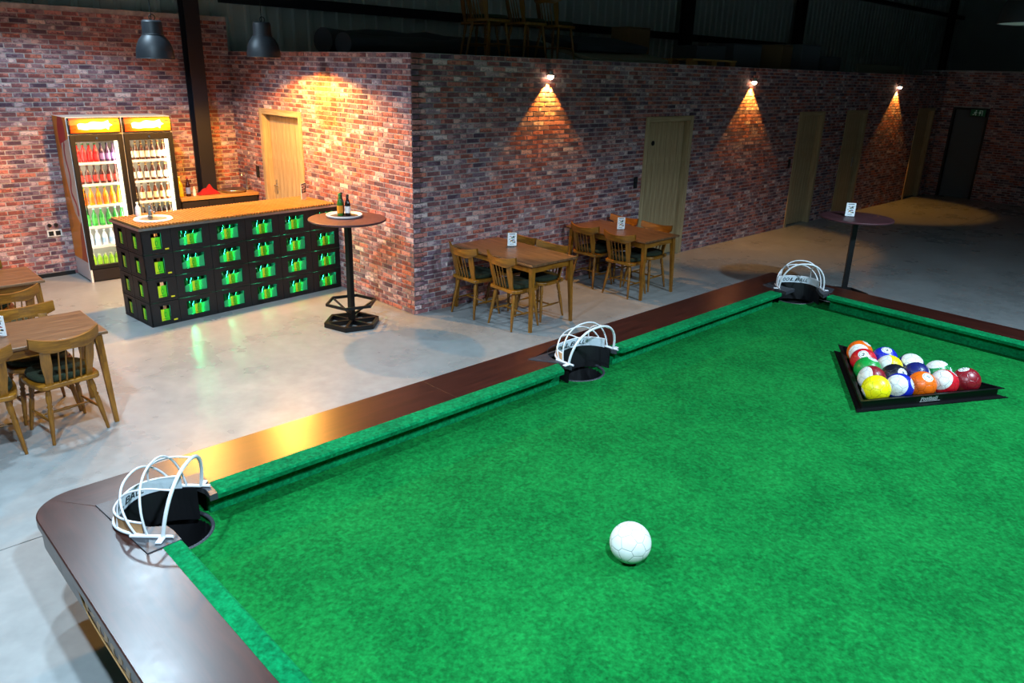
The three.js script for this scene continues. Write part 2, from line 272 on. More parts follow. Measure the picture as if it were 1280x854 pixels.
// wall plates
function wallPlate(name, label, category, pos, turn, build) { const t = thing(name, label, category, pos, turn); build(t); return t; }
const keypad = t => { mesh('plate', rbox(0.075, 0.16, 0.014, 0, 0, 0.007, 0.004), M.black, t); mesh('rocker', rbox(0.05, 0.055, 0.008, 0, 0.035, 0.017, 0.003), M.lampShade, t); mesh('rocker', rbox(0.05, 0.055, 0.008, 0, -0.035, 0.017, 0.003), M.lampShade, t); };
wallPlate('light_switch', 'dark double switch beside the door with the round sign', 'switch', [3.93, 1.2, PROUD], 0, keypad);
wallPlate('light_switch', 'dark double switch left of the passage door', 'switch', [8.5, 1.2, PROUD], 0, keypad);
wallPlate('light_switch', 'dark switch on the brick wall by the warm lit oak door', 'switch', [-PROUD, 1.23, -3.6], -Math.PI / 2, keypad);
wallPlate('wall_socket', 'white double power socket low on the brick wall beside the fridge', 'socket', [-2.52, 0.555, BACK_Z + PROUD], 0, t => {
  mesh('plate', rbox(0.17, 0.085, 0.012, 0, 0, 0.006, 0.004), M.whitePaint, t);
  for (const s of [-0.04, 0.04]) mesh('outlet', rbox(0.056, 0.056, 0.01, s, 0, 0.012, 0.003), M.black, t);
  for (const s of [-0.045, 0.03]) mesh('pipe_cap', cyl(0.022, 0.022, 0.03, 0, 0, 0, 16).rotateX(Math.PI / 2).translate(s, 0.105, 0.015), M.black, t).userData.label = 'round black cap above the socket';
});
// ------------------------------------------------------------------ steel columns
function column(x, z, w, h, label) {
  const t = sgroup('trim_2', label, 'column', [x, 0, z]);
  mesh('flange', span(-w / 2, w / 2, 0, h, 0.08, 0.095), M.column, t); mesh('flange', span(-w / 2, w / 2, 0, h, -0.095, -0.08), M.column, t); mesh('web', span(-0.008, 0.008, 0, h, -0.08, 0.08), M.column, t);
  for (const y of [0.05]) mesh('base_plate', span(-w / 2 - 0.03, w / 2 + 0.03, 0, 0.02, -0.1, 0.1), M.column, t);
  return t;
}
column(-0.54, BACK_Z + 0.115, 0.2, 6.5, 'dark steel column standing in front of the bar wall');
for (const [x, l] of [[11.0, 'dark steel column against the ribbed wall above the rooms'], [16.4, 'dark steel column on the ribbed wall beyond the rooms'], [28.2, 'far dark steel column on the ribbed wall']]) column(x, -4.2, 0.3, 6.5, l);

// ------------------------------------------------------------------ lamps
function spot(pos, color, cd, angle, penumbra, size, target) {
  const l = new THREE.SpotLight(color, cd, 0, angle, penumbra, 2); l.position.set(...pos); l.target.position.set(...(target ?? [pos[0], pos[1] - 1, pos[2]])); l.castShadow = true; l.shadow.radius = size / 0.02; l.shadow.mapSize.set(1024, 1024); scene.add(l, l.target); return l;
}
function pendant(name, label, group, [x, y, z], R, H, cordTop, bulbColor, bulbI) {
  const t = thing(name, label, 'lamp', [x, y, z], 0, group);
  const prof = [[R, 0], [R * 0.995, H * 0.10], [R * 0.97, H * 0.22], [R * 0.90, H * 0.36], [R * 0.76, H * 0.50], [R * 0.62, H * 0.58], [R * 0.56, H * 0.62], [R * 0.55, H * 0.66], [R * 0.53, H * 0.94], [R * 0.48, H], [0.012, H]];
  mesh('shade', lathe(prof, 40), M.lampShade, t);
  mesh('shade_lining', lathe(prof.slice(0, 8).map(([a, b]) => [a - 0.006, b + 0.001]), 40), M.lampInner, t);
  mesh('rim', new THREE.TorusGeometry(R, 0.004, 6, 40).rotateX(Math.PI / 2), M.lampShade, t);
  mesh('band', new THREE.TorusGeometry(R * 0.56, 0.005, 6, 40).rotateX(Math.PI / 2).translate(0, H * 0.63, 0), M.lampShade, t);
  mesh('hook', new THREE.TorusGeometry(R * 0.16, 0.005, 6, 20).translate(0.01, H + R * 0.14, 0), M.black, t);
  mesh('cord', bar([0, H, 0], [0, cordTop - y, 0], 0.005, 6), M.black, t);
  if (bulbI) mesh('bulb', new THREE.SphereGeometry(R * 0.16, 16, 12).translate(0, H * 0.30, 0), glow(bulbColor, bulbI), t);
  else mesh('bulb', new THREE.SphereGeometry(R * 0.16, 16, 12).translate(0, H * 0.30, 0), M.white, t);
  return t;
}
HALL_LAMPS.forEach(([x, y, z, cd, cone = 1.39, soft = 0.4], i) => {
  pendant('hall_pendant', `large dark bell pendant glowing white high over ${['the dining tables', 'the near end of the pool table', 'the open side of the pool table', 'the far side of the pool table', 'the fridge end of the bar'][i]}`, 'lit hall pendants', [x, y, z], 0.3, 0.5, 6.5, COOL, 6);
  spot([x, y + 0.02, z], COOL, cd, cone, soft, 0.09);
});
pendant('hall_pendant', 'unlit black bell pendant hanging at the far end of the pool table', 'unlit hall pendant', [3.75, 3.2, 4.55], 0.3, 0.5, 6.5, COOL, 0);
BAR_LAMPS.forEach(([x, y, z, cd], i) => {
  pendant('bar_pendant', i ? 'dark grey bell pendant over the bar in front of the oak door' : 'dark grey bell pendant over the bar in front of the fridges', 'bell pendants over the bar', [x, y, z], 0.18, 0.36, 6.5, WARM, 4);
  spot([x, y + 0.02, z], WARM, cd, 1.36, 0.15, 0.04);
});
SCONCES.forEach(([x, y, cd], i) => {
  const t = thing('wall_spot', ['small glowing wall spot on the brick above the corner dining table', 'small glowing wall spot right of the door with the round sign', 'small glowing wall spot at the dark end of the passage'][i], 'lamp', [x, y, PROUD], 0, 'wall spots');
  mesh('bracket', rbox(0.05, 0.07, 0.03, 0, 0.03, 0.015, 0.006), M.steel, t);
  mesh('housing', lathe([[0.03, 0.0], [0.034, 0.0], [0.034, 0.045], [0.028, 0.055], [0, 0.055]], 20).translate(0, 0, 0.05), M.steel, t);
  mesh('led_bulb', new THREE.SphereGeometry(0.036, 14, 10).translate(0, -0.012, 0.05), glow(lin(1, 0.72, 0.45), 30), t);
  spot([x, y - 0.06, PROUD + 0.05], lin(1, 0.45, 0.07), cd, 0.78, 0.12, 0.012);
});

// ------------------------------------------------------------------ the giant pool table (walked on)
const HT = 0.52, HC = 0.36;
const skew = z => -0.068 * (z - 3.5);
const font = await new FontLoader().loadAsync('fonts/droid/droid_serif_bold.typeface.json');
{
  const T = thing('pool_table', 'giant walk-on pool table with green cloth and dark brown wooden rails', 'pool table');
  const zO = 2.604, zW = 3.0, zN = 3.135, zB = 3.04, xO = -4.40, xW = -4.037, xN = -3.943, xB = -3.99, fN = 2.735, fB = 2.86, fW = 2.85, fO = 3.24, ZR = 6.98;
  // corner, side and far pocket centres
  const pk = [[-3.88, 3.08, 0.2], [-0.56, 2.93, 0.225], [2.93, 3.06, 0.2]];
  // cloth-covered bed with pocket holes
  mesh('cloth_bed', metric(plan([[xO + 0.1, 2.70], [fO - 0.1, 2.70], [fO - 0.1 + skew(6.9), 6.9], [xO + 0.1, 6.9]], HC - 0.05, HC, pk.map(([x, z, r]) => ({ circle: [x, z], r })))), M.felt, T);
  mesh('bed_frame', [span(xO + 0.14, fO - 0.3, 0.2, HC - 0.051, 3.4, 6.8), span(-3.6, -0.85, 0.2, HC - 0.051, 2.75, 3.4), span(-0.25, 2.6, 0.2, HC - 0.051, 2.75, 3.4)], M.underside, T);
  for (const x of [-3.2, -1.1, 0.9, 2.4]) for (const z of [3.6, 6.2]) mesh('leg', span(x - 0.07, x + 0.07, 0, 0.2, z - 0.07, z + 0.07, 0.01), M.underside, T);
  // wooden rails: boards with bevelled edges, notched for the pocket plates
  const arc = (cx, cz, r, a0, a1, n = 10) => Array.from({ length: n + 1 }, (_, i) => { const a = (a0 + (a1 - a0) * i / n) * D2R; return [cx + r * Math.cos(a), cz + r * Math.sin(a)]; });
  const board = (pts, grain) => mesh('rail_board', metric(plan(pts, HT - 0.05, HT, [], 0.006), grain), M.rail, T);
  const R = 0.21;
  const mitreA = [-4.336, 2.676], mitreB = [-4.146, 2.862];
  const cornerArc = arc(xO + R, zO + R, R, 180, 270, 16);       // from the end rail round to the long rail
  const k = 10;                                                  // index nearest the mitre
  board([...cornerArc.slice(k), [-1.887, zO], [-1.887, zW], [-3.63, zW], [-3.63, 2.872], [-4.146, 2.858]], 'x');
  board([[-1.883, zO], [-0.1, zO], [-0.1, 2.80], [-0.16, 2.80], [-0.98, 2.80], [-0.86, zW], [-1.883, zW]].filter((p, i) => i !== 2 && i !== 3).map(p => p), 'x');
  board([[-0.096, zO], [fO, zO], [fO - 0.08, 2.83], [2.60, 2.83], [2.55, zW], [-0.24, zW], [-0.14, 2.80], [-0.096, 2.80]], 'x');
  board([cornerArc[0], ...cornerArc.slice(1, k + 1), [-4.15, 2.862], [-4.11, 3.44], [xW, 3.44], [xW, ZR], [xO, ZR]], 'z');
  board([[fO, zO + 0.004], [fO + skew(ZR), ZR], [fW + skew(ZR), ZR], [fW + skew(3.46), 3.46], [fW + 0.1, 3.42], [fO - 0.08, 2.834]], 'z');
  board([[xO, 6.6], [fO, 6.6], [fO, ZR + 0.02], [xO, ZR + 0.02]].map(([x, z]) => [x === fO ? fO + skew(z) - 0.42 : x + 0.42, z]), 'x');
  // aprons under the rails
  const ap = (pts, grain) => mesh('apron', metric(plan(pts, HT - 0.165, HT - 0.051), grain), M.rail, T);
  ap([[xO + 0.006, 3.1], [xO + 0.05, 3.1], [xO + 0.05, ZR], [xO + 0.006, ZR]], 'z');
  ap([...arc(xO + R, zO + R, R - 0.006, 180, 270, 14), [-3.9, zO + 0.006], [-3.9, zO + 0.05], ...arc(xO + R, zO + R, R - 0.05, 270, 180, 14), [xO + 0.05, 3.098], [xO + 0.006, 3.098]], 'x');
  ap([[-3.898, zO + 0.006], [fO - 0.02, zO + 0.006], [fO - 0.02, zO + 0.05], [-3.898, zO + 0.05]], 'x');
  ap([[fO - 0.05, zO + 0.06], [fO - 0.006, zO + 0.06], [fO - 0.006 + skew(ZR), ZR], [fO - 0.05 + skew(ZR), ZR]], 'z');
  // cushions: cloth top, nose, undercut and lower face
  const profile = (tw, tn, tb) => [[tw, HT + 0.001], [tn - 0.012, HT + 0.003], [tn, HT - 0.008], [tn - 0.004, HT - 0.035], [tb, HT - 0.062], [tb, HC + 0.001], [tw, HC + 0.001]];
  const loft = (A, B, fa, fb) => {                                   // A,B: lists of 3-D points of both end profiles
    const n = A.length, P = []; const push = (...q) => q.forEach(v => P.push(v.x, v.y, v.z));
    for (let i = 0; i < n; i++) { const j = (i + 1) % n; push(A[i], B[i], B[j], A[i], B[j], A[j]); }
    for (let i = 1; i < n - 1; i++) { push(A[0], A[i], A[i + 1]); push(B[0], B[i + 1], B[i]); }
    const g = new THREE.BufferGeometry(); g.setAttribute('position', new THREE.Float32BufferAttribute(P, 3)); g.setAttribute('uv', new THREE.Float32BufferAttribute(new Float32Array(P.length / 3 * 2), 2)); g.computeVertexNormals(); return g;
  };
  const longC = (x0, x1, c0, c1) => { const pr = profile(zW, zN, zB); mesh('cushion', metric(loft(pr.map(([z, y]) => V(x0 + c0 * (z - zW), y, z)), pr.map(([z, y]) => V(x1 - c1 * (z - zW), y, z)))), M.cushionCloth, T); };
  longC(-3.655, -0.86, 0, 0.55); longC(-0.245, 2.47, 0.4, 0);
  { const pr = profile(xW, xN, xB); mesh('cushion', metric(loft(pr.map(([x, y]) => V(x, y, ZR - 0.2)), pr.map(([x, y]) => V(x, y, 3.44 - 0.3 * (x - xW)))), 'z'), M.cushionCloth, T); }
  { const pr = profile(-fW, -fN, -fB + 0.02); mesh('cushion', metric(loft(pr.map(([x, y]) => V(-x + skew(3.5), y, 3.5)), pr.map(([x, y]) => V(-x + skew(6.5), y, 6.5))), 'z'), M.cushionCloth, T); }
  { const pr = profile(-6.62, -6.5, -6.58); mesh('cushion', metric(loft(pr.map(([z, y]) => V(2.4, y, -z)), pr.map(([z, y]) => V(-3.9, y, -z)))), M.cushionCloth, T); }
  // pocket plates, buckets and printed lips
  const printTex = canvasTex(512, 64, (c, w, h) => { c.fillStyle = '#b9c2c9'; c.fillRect(0, 0, w, h); c.fillStyle = '#14151a'; c.font = 'bold 44px sans-serif'; c.textAlign = 'center'; c.textBaseline = 'middle'; c.save(); c.transform(1, 0, -0.25, 1, 8, 0); c.fillText('POOLBALL', w / 2, h / 2 + 2); c.restore(); });
  const printMat = std({ map: printTex, roughness: 0.5 });
  const plates = [
    [[-4.15, 2.855], [-3.625, 2.868], [-3.645, 3.14], ...arc(-3.88, 3.08, 0.205, 17, -248, 26), [-3.948, 3.33], [-3.948, 3.43], [-4.105, 3.44]],
    [[-0.985, 2.796], [-0.135, 2.796], [-0.23, 3.0], [-0.285, 3.12], ...arc(-0.56, 2.98, 0.28, 20, -200, 20), [-0.835, 3.12], [-0.86, 3.0]],
    [[3.155, 2.832], [2.62, 2.832], [2.545, 3.14], ...arc(2.93, 3.06, 0.205, 158, 428, 26), [2.80, 3.40], [2.74, 3.46], [2.94, 3.46], [3.08, 3.42]],
  ];
  plates.forEach((p, i) => mesh('pocket_plate', metric(plan(p, HT - 0.03, HT + 0.006, [], 0.002)), M.blackPlate, T));
  const cages = [
    { o: [-3.845, 3.195], ax: [0.69, -0.72], a: 0.235, b: 0.31, c: 0.27 },
    { o: [-0.56, 3.085], ax: [1, 0], a: 0.272, b: 0.26, c: 0.255 },
    { o: [2.755, 3.2], ax: [0.66, 0.75], a: 0.232, b: 0.33, c: 0.29 }];
  pk.forEach(([x, z, r], i) => {
    const bk = mesh('pocket_bucket', [new THREE.CylinderGeometry(r + 0.004, r * 0.86, HC - 0.04, 36, 1, true).translate(x, (HC - 0.04) / 2 + 0.03, z), cyl(r * 0.86, r * 0.86, 0.02, x, 0.03, z, 36)], M.bucket, T);
    mesh('pocket_rim', new THREE.TorusGeometry(r + 0.004, 0.011, 8, 48).rotateX(Math.PI / 2).translate(x, HC - 0.004, z), M.blackPlate, bk);
  });
  cages.forEach(({ o, ax, a, b, c }, i) => {
    const O = V(o[0], HT + 0.012, o[1]), AX = V(ax[0], 0, ax[1]).normalize(); let BK = V(AX.z, 0, -AX.x); if (BK.z > 0) BK.negate();
    const sup = (v, e) => Math.sign(v) * Math.abs(v) ** e;
    const at3 = (x, y, d) => O.clone().addScaledVector(AX, x).addScaledVector(V(0, 1, 0), y).addScaledVector(BK, d);
    const pt = (phi, tau, s = 1) => at3(a * s * sup(Math.cos(phi * D2R), 0.7), 0, s * b * Math.sin(phi * D2R) ** 0.85);                       // base outline
    const rib = (phi, k) => { const [tau, d, w] = [[-10, 0, 1], [14, 0.24, 0.99], [44, 0.42, 0.96]][k]; const c1 = sup(Math.cos(phi * D2R), 0.85), s1 = Math.sin(phi * D2R) ** 0.9; return at3(a * w * c1, c * s1 * Math.cos(tau * D2R) * (k === 2 ? 1.0 : 1), b * d + (b * 0.9 - b * d * 0.9) * s1 * Math.sin(tau * D2R)); };
    // upright back wall of the pocket (dark) and the printed lip that stands above the rail
    const strip = (phi0, phi1, s, y0, y1, flip) => { const P = [], U = [], n = 28; for (let q = 0; q < n; q++) { const A = pt(phi0 + (phi1 - phi0) * q / n, 90, s), B = pt(phi0 + (phi1 - phi0) * (q + 1) / n, 90, s); const v = [[A.x, y0, A.z, q / n, 0], [B.x, y0, B.z, (q + 1) / n, 0], [B.x, y1, B.z, (q + 1) / n, 1], [A.x, y1, A.z, q / n, 1]]; for (const w of (flip ? [0, 2, 1, 0, 3, 2] : [0, 1, 2, 0, 2, 3])) { P.push(...v[w].slice(0, 3)); U.push(v[w][3], v[w][4]); } } const g = new THREE.BufferGeometry(); g.setAttribute('position', new THREE.Float32BufferAttribute(P, 3)); g.setAttribute('uv', new THREE.Float32BufferAttribute(U, 2)); g.computeVertexNormals(); return g; };
    const fr = Array.from({ length: 25 }, (_, w) => w * 7.5);
    const cage = mesh('wire_cage', [0, 1, 2].map(k => tube(fr.map(p => rib(p, k)), k ? 0.006 : 0.0095, 64, 8)).concat([tube(fr.map(p => pt(p, 90)), 0.0085, 64, 8)]).concat([50, 130].map(p => tube([rib(p, 0), rib(p, 1), rib(p, 2), pt(p, 90)], 0.0052, 30, 8))).concat([bar(at3(-a, 0, 0).toArray(), at3(-a, 0, b * 0.5).toArray(), 0.009), bar(at3(a, 0, 0).toArray(), at3(a, 0, b * 0.5).toArray(), 0.009)]), M.whiteWire, T);
    cage.userData.label = 'white wire cage over a pocket';
    const sideTilt = AX.clone().cross(V(0, 1, 0)).dot(BK) > 0;
    for (const s of [-1, 1]) { const e = O.clone().addScaledVector(AX, s * a); mesh('cage_foot', tube([e.clone().addScaledVector(BK, -0.05), e.clone().addScaledVector(BK, 0.02), e.clone().addScaledVector(BK, 0.10)].map(q => q.setY(HT + 0.014)), 0.008, 8, 8), M.whiteWire, cage); const tab = rbox(0.05, 0.008, 0.03, 0, 0, 0, 0.003); tab.applyQuaternion(new THREE.Quaternion().setFromUnitVectors(V(1, 0, 0), AX)); tab.translate(e.x + AX.x * s * 0.03, HT + 0.011, e.z + AX.z * s * 0.03); mesh('cage_tab', tab, M.whiteWire, cage); }
    const flip = AX.clone().cross(BK).y > 0;
    const L0 = 165, L1 = 15;
    const lipIn = mesh('printed_lip', strip(L0, L1, 0.955, HT + 0.004, HT + 0.075, !flip), printMat, T); lipIn.userData.label = 'pale printed band behind a pocket';
    mesh('lip_backing', strip(L0, L1, 0.985, HT + 0.004, HT + 0.075, flip), M.tan, lipIn);
    mesh('lip_edge', tube(Array.from({ length: 17 }, (_, w) => pt(L0 + (L1 - L0) * w / 16, 90, 0.97).setY(HT + 0.075)), 0.006, 40, 6), M.whiteWire, lipIn);
    mesh('pocket_wall', [strip(178, 2, 0.93, HC - 0.02, HT + 0.004, flip), strip(178, 2, 0.90, HC - 0.02, HT + 0.004, !flip)], M.bucket, T);
  });
  // gold script on the end apron
  const tg = new TextGeometry('Poolball', { font, size: 0.088, depth: 0.002, curveSegments: 6 }); tg.computeBoundingBox(); const bw = tg.boundingBox.max.x;
  tg.applyMatrix4(new THREE.Matrix4().set(2.3, 0.5, 0, 0, 0, 1, 0, 0, 0, 0, 1, 0, 0, 0, 0, 1)); tg.rotateY(-Math.PI / 2); tg.translate(xO + 0.006, HT - 0.14, 3.42);
  const lt = mesh('lettering', tg, M.gold, T); lt.userData.label = 'gold lettering on the rail side';
  mesh('flourish', tube([[xO + 0.004, HT - 0.065, 3.40], [xO + 0.003, HT - 0.085, 3.44], [xO + 0.003, HT - 0.13, 3.50], [xO + 0.003, HT - 0.145, 3.6], [xO + 0.003, HT - 0.147, 4.2], [xO + 0.003, HT - 0.135, 4.6]], 0.004, 60, 6), M.gold, lt);
}

// ------------------------------------------------------------------ balls
const BR = 0.1035;
const ico = (() => { const p = (1 + Math.sqrt(5)) / 2, v = []; for (const a of [-1, 1]) for (const b of [-p, p]) v.push([0, a, b], [a, b, 0], [b, 0, a]); const pent = v.map(q => V(...q).normalize()); const s = 1 / p, d = []; for (const a of [-1, 1]) for (const b of [-1, 1]) { for (const c of [-1, 1]) d.push([a, b, c]); } for (const a of [-1, 1]) for (const b of [-1, 1]) d.push([0, a * s, b * p], [a * s, b * p, 0], [b * p, 0, a * s]); // dodecahedron vertices are the hexagon centres of the dual
  const hex = d.map(q => V(...q).normalize()); return { pent, hex }; })();
function seamAt(dir) { let a = -9, b = -9; for (const q of ico.pent) { const t = q.dot(dir) + 0.0145; if (t > a) { b = a; a = t; } else if (t > b) b = t; } for (const q of ico.hex) { const t = q.dot(dir) * 1.0; if (t > a) { b = a; a = t; } else if (t > b) b = t; } return a - b; }
// hexagon centres must be the face centres of the icosahedron
ico.hex = (() => { const out = [], P = ico.pent; for (let i = 0; i < 12; i++) for (let j = i + 1; j < 12; j++) for (let k = j + 1; k < 12; k++) if (P[i].distanceTo(P[j]) < 1.1 && P[j].distanceTo(P[k]) < 1.1 && P[i].distanceTo(P[k]) < 1.1) out.push(P[i].clone().add(P[j]).add(P[k]).normalize()); return out; })();
const SW = 512, SH = 256, seam = new Float32Array(SW * SH);
for (let y = 0; y < SH; y++) for (let x = 0; x < SW; x++) { const ph = (x + 0.5) / SW * 2 * Math.PI, th = (y + 0.5) / SH * Math.PI; seam[y * SW + x] = Math.min(1, seamAt(V(-Math.cos(ph) * Math.sin(th), Math.cos(th), Math.sin(ph) * Math.sin(th))) / 0.02); }
const seamBump = dataTex(SW, SH, (u, v) => Math.min(1, seam[Math.min(SH - 1, Math.round((1 - v) * SH - 1) < 0 ? 0 : Math.round((1 - v) * SH - 1)) * SW + Math.floor(u * SW)] * 1), false); seamBump.wrapT = THREE.ClampToEdgeWrapping;
function ballTex(color, stripe, num) {
  return canvasTex(SW, SH, (c, w, h) => {
    c.fillStyle = stripe ? '#d0d0cc' : color; c.fillRect(0, 0, w, h);
    if (stripe) { c.fillStyle = color; c.fillRect(0, h * 0.29, w, h * 0.42); }
    if (num) for (const x of [w / 2, 0, w]) { c.fillStyle = '#d6d6d2'; c.beginPath(); c.ellipse(x, h / 2, 33, 33, 0, 0, 7); c.fill(); c.strokeStyle = '#26262c'; c.lineWidth = 2; c.beginPath(); c.ellipse(x, h / 2, 25, 25, 0, 0, 7); c.stroke(); c.fillStyle = '#15151c'; c.font = 'bold 34px sans-serif'; c.textAlign = 'center'; c.textBaseline = 'middle'; c.fillText(String(num), x, h / 2 + 2); }
    const im = c.getImageData(0, 0, w, h); for (let i = 0; i < w * h; i++) { const s = seam[i]; const t = (s < 0.8 ? 0.72 + 0.35 * s : 1); for (let k = 0; k < 3; k++) im.data[i * 4 + k] *= Math.min(1, t); } c.putImageData(im, 0, 0);
  });
}
const ballGeo = new THREE.SphereGeometry(BR, 56, 36);
function ball(name, label, group, pos, color, stripe, num, nd, pd) {
  const m = mesh(name, ballGeo, std({ map: ballTex(color, stripe, num), bumpMap: seamBump, bumpScale: 0.0015, roughness: 0.36 }));
  tag(m, label, 'ball', group); m.position.set(...pos);
  const w = ([r, u, t]) => V().addScaledVector(camRt, r).addScaledVector(camUp, u).addScaledVector(camFw, -t).normalize();
  const X = w(nd), Y = w(pd); Y.addScaledVector(X, -X.dot(Y)).normalize(); const Z = V().crossVectors(X, Y);
  m.quaternion.setFromRotationMatrix(new THREE.Matrix4().makeBasis(X, Y, Z)); return m;
}
ball('cue_ball', 'white football used as cue ball alone on green cloth', null, [-2.286, HC + BR, 4.821], '#d4d3d1', false, 0, [0.3, 0.2, 0.9], [0.1, 1, 0.1]);
{
  // rack corners measured on the cloth: A front left, B front right, the third at the back
  const A = V(0.712, 0, 4.821), B = V(1.434, 0, 5.224), Cc = V(1.455, 0, 4.408); const ctr = A.clone().add(B).add(Cc).multiplyScalar(1 / 3);
  const dAB = B.clone().sub(A).normalize(), nAB = V(dAB.z, 0, -dAB.x); if (nAB.dot(Cc.clone().sub(A)) < 0) nAB.negate();
  const s = BR * 2 + 0.0006; const G = 'numbered footballs in the rack';
  const P = (row, i) => { const q = ctr.clone().addScaledVector(nAB, (row - 4 / 3) * s * Math.sqrt(3) / 2).addScaledVector(dAB, (i - (4 - row) / 2) * s); return [q.x, HC + BR, q.z]; };
  const rows = [
    [['yellow', '#e6d80e', 0, 1, 'plain yellow football at the front left corner of the rack', [-0.9, -0.3, -0.2], [0, 1, 0.2]], ['blue', '#1522a0', 1, 10, 'white football with blue band in the front row of the rack', [0.72, 0.25, 0.6], [-0.65, 0.2, 0.72]], ['orange', '#e8640c', 0, 5, 'orange football with number facing up in the front row of the rack', [0.05, 0.62, 0.78], [0, 1, -0.6]], ['red', '#c00f22', 1, 11, 'white football with red band in the front row of the rack', [0.62, 0.72, 0.25], [-0.7, 0.35, 0.6]], ['maroon', '#7c0f1c', 0, 7, 'dark red football at the right corner of the rack', [0.3, -0.9, -0.2], [0, 0.4, 1]]],
    [['maroon', '#7e1420', 1, 15, 'white football with maroon band behind the yellow corner ball', [0.2, 0.9, -0.3], [-0.9, 0.2, 0.25]], ['black', '#10101c', 0, 8, 'black football with white number circle in the middle of the rack', [0.25, 0.35, 0.9], [0, 1, 0]], ['navy', '#151c5e', 0, 4, 'navy football with number circle on its right side', [0.85, 0.2, 0.45], [0, 1, 0]], ['green', '#0a7a3c', 1, 14, 'white football with green band behind the dark red corner ball', [0.75, 0.1, 0.6], [-0.25, 0.95, 0.1]]],
    [['green', '#0c8a36', 0, 6, 'plain green football on the left side of the rack', [-0.3, -0.9, -0.4], [0, 0.3, 1]], ['yellow', '#e0cf10', 1, 9, 'bright yellow banded football inside the rack', [-0.2, 0.1, -0.9], [0.9, -0.5, 0.1]], ['navy', '#141a50', 1, 12, 'white football with navy band on the right side of the rack', [-0.6, 0.4, -0.5], [0.35, 0.25, 0.9]]],
    [['red', '#c01222', 0, 3, 'red football with number circle behind the green ball', [-0.35, 0.55, 0.75], [0.3, 1, 0]], ['blue', '#1426a6', 0, 2, 'blue football with number circle on top near the back of the rack', [-0.1, 0.78, 0.6], [0, 1, -0.5]]],
    [['orange', '#e2600e', 1, 13, 'white football with orange band at the back corner of the rack', [0.45, 0.75, 0.35], [-0.55, -0.25, 0.8]]]];
  rows.forEach((r, j) => r.forEach(([, col, st, n, lab, nd, pd], i) => ball('pool_ball', lab, G, P(j, i), col, !!st, n, nd, pd)));
  // triangular steel rack
  const t = thing('ball_rack', 'black steel triangle rack around the numbered footballs', 'rack', [ctr.x, HC + 0.001, ctr.z], Math.atan2(-dAB.z, dAB.x));
  const sgn = V(0, 0, -1).applyAxisAngle(V(0, 1, 0), t.rotation.y).dot(nAB) > 0 ? -1 : 1;         // local z of the back corner
  const inr = (2 * s / Math.sqrt(3) * 1) ; const rin = (4 / 3) * s * Math.sqrt(3) / 2 + BR + 0.006;     // inradius
  const tri = (ri) => [0, 1, 2].map(k => { const a = (-90 + 120 * k) * D2R; return [ri * 2 * Math.cos(a - Math.PI / 3), ri * 2 * Math.sin(a - Math.PI / 3)]; }); // corner list, flat side towards -y
  const shape = (ro, ri, y0, y1) => { const o = tri(ro), h = tri(ri); const g = extrude(o, y1 - y0, 0, [h.reverse()]); return g.rotateX(-Math.PI / 2).translate(0, y0, 0); };
  // rotateX(-90): shape y -> -z ; flat side (shape -y) faces +z locally
  const grp = new THREE.Group(); 
  const wall = mesh('rack_wall', shape(rin + 0.008, rin, 0, 0.078), M.blackSteel, t); const fl = mesh('rack_flange', shape(rin + 0.05, rin, 0, 0.006), M.blackSteel, t); const lipm = mesh('rack_lip', shape(rin + 0.03, rin, 0.072, 0.078), M.blackSteel, t);
  if (sgn > 0) for (const m of [wall, fl, lipm]) m.rotation.y = Math.PI;
  const tx = canvasTex(512, 96, (c, w, h) => { c.fillStyle = '#0a0a0c'; c.fillRect(0, 0, w, h); c.fillStyle = '#e8e8ea'; c.font = 'bold 80px serif'; c.textAlign = 'center'; c.textBaseline = 'middle'; c.save(); c.transform(1, 0, -0.2, 1, 14, 0); c.fillText('Poolball', w / 2 - 10, h / 2 - 2); c.restore(); c.fillRect(70, 84, 400, 5); });
  const lg = new THREE.PlaneGeometry(0.24, 0.05).translate(-0.02, 0.04, 0); if (sgn > 0) lg.rotateY(Math.PI); lg.translate(0, 0, (sgn > 0 ? -1 : 1) * (rin + 0.0095));
  mesh('rack_lettering', lg, std({ map: tx, roughness: 0.5 }), t).userData.label = 'white lettering on the rack side';
}

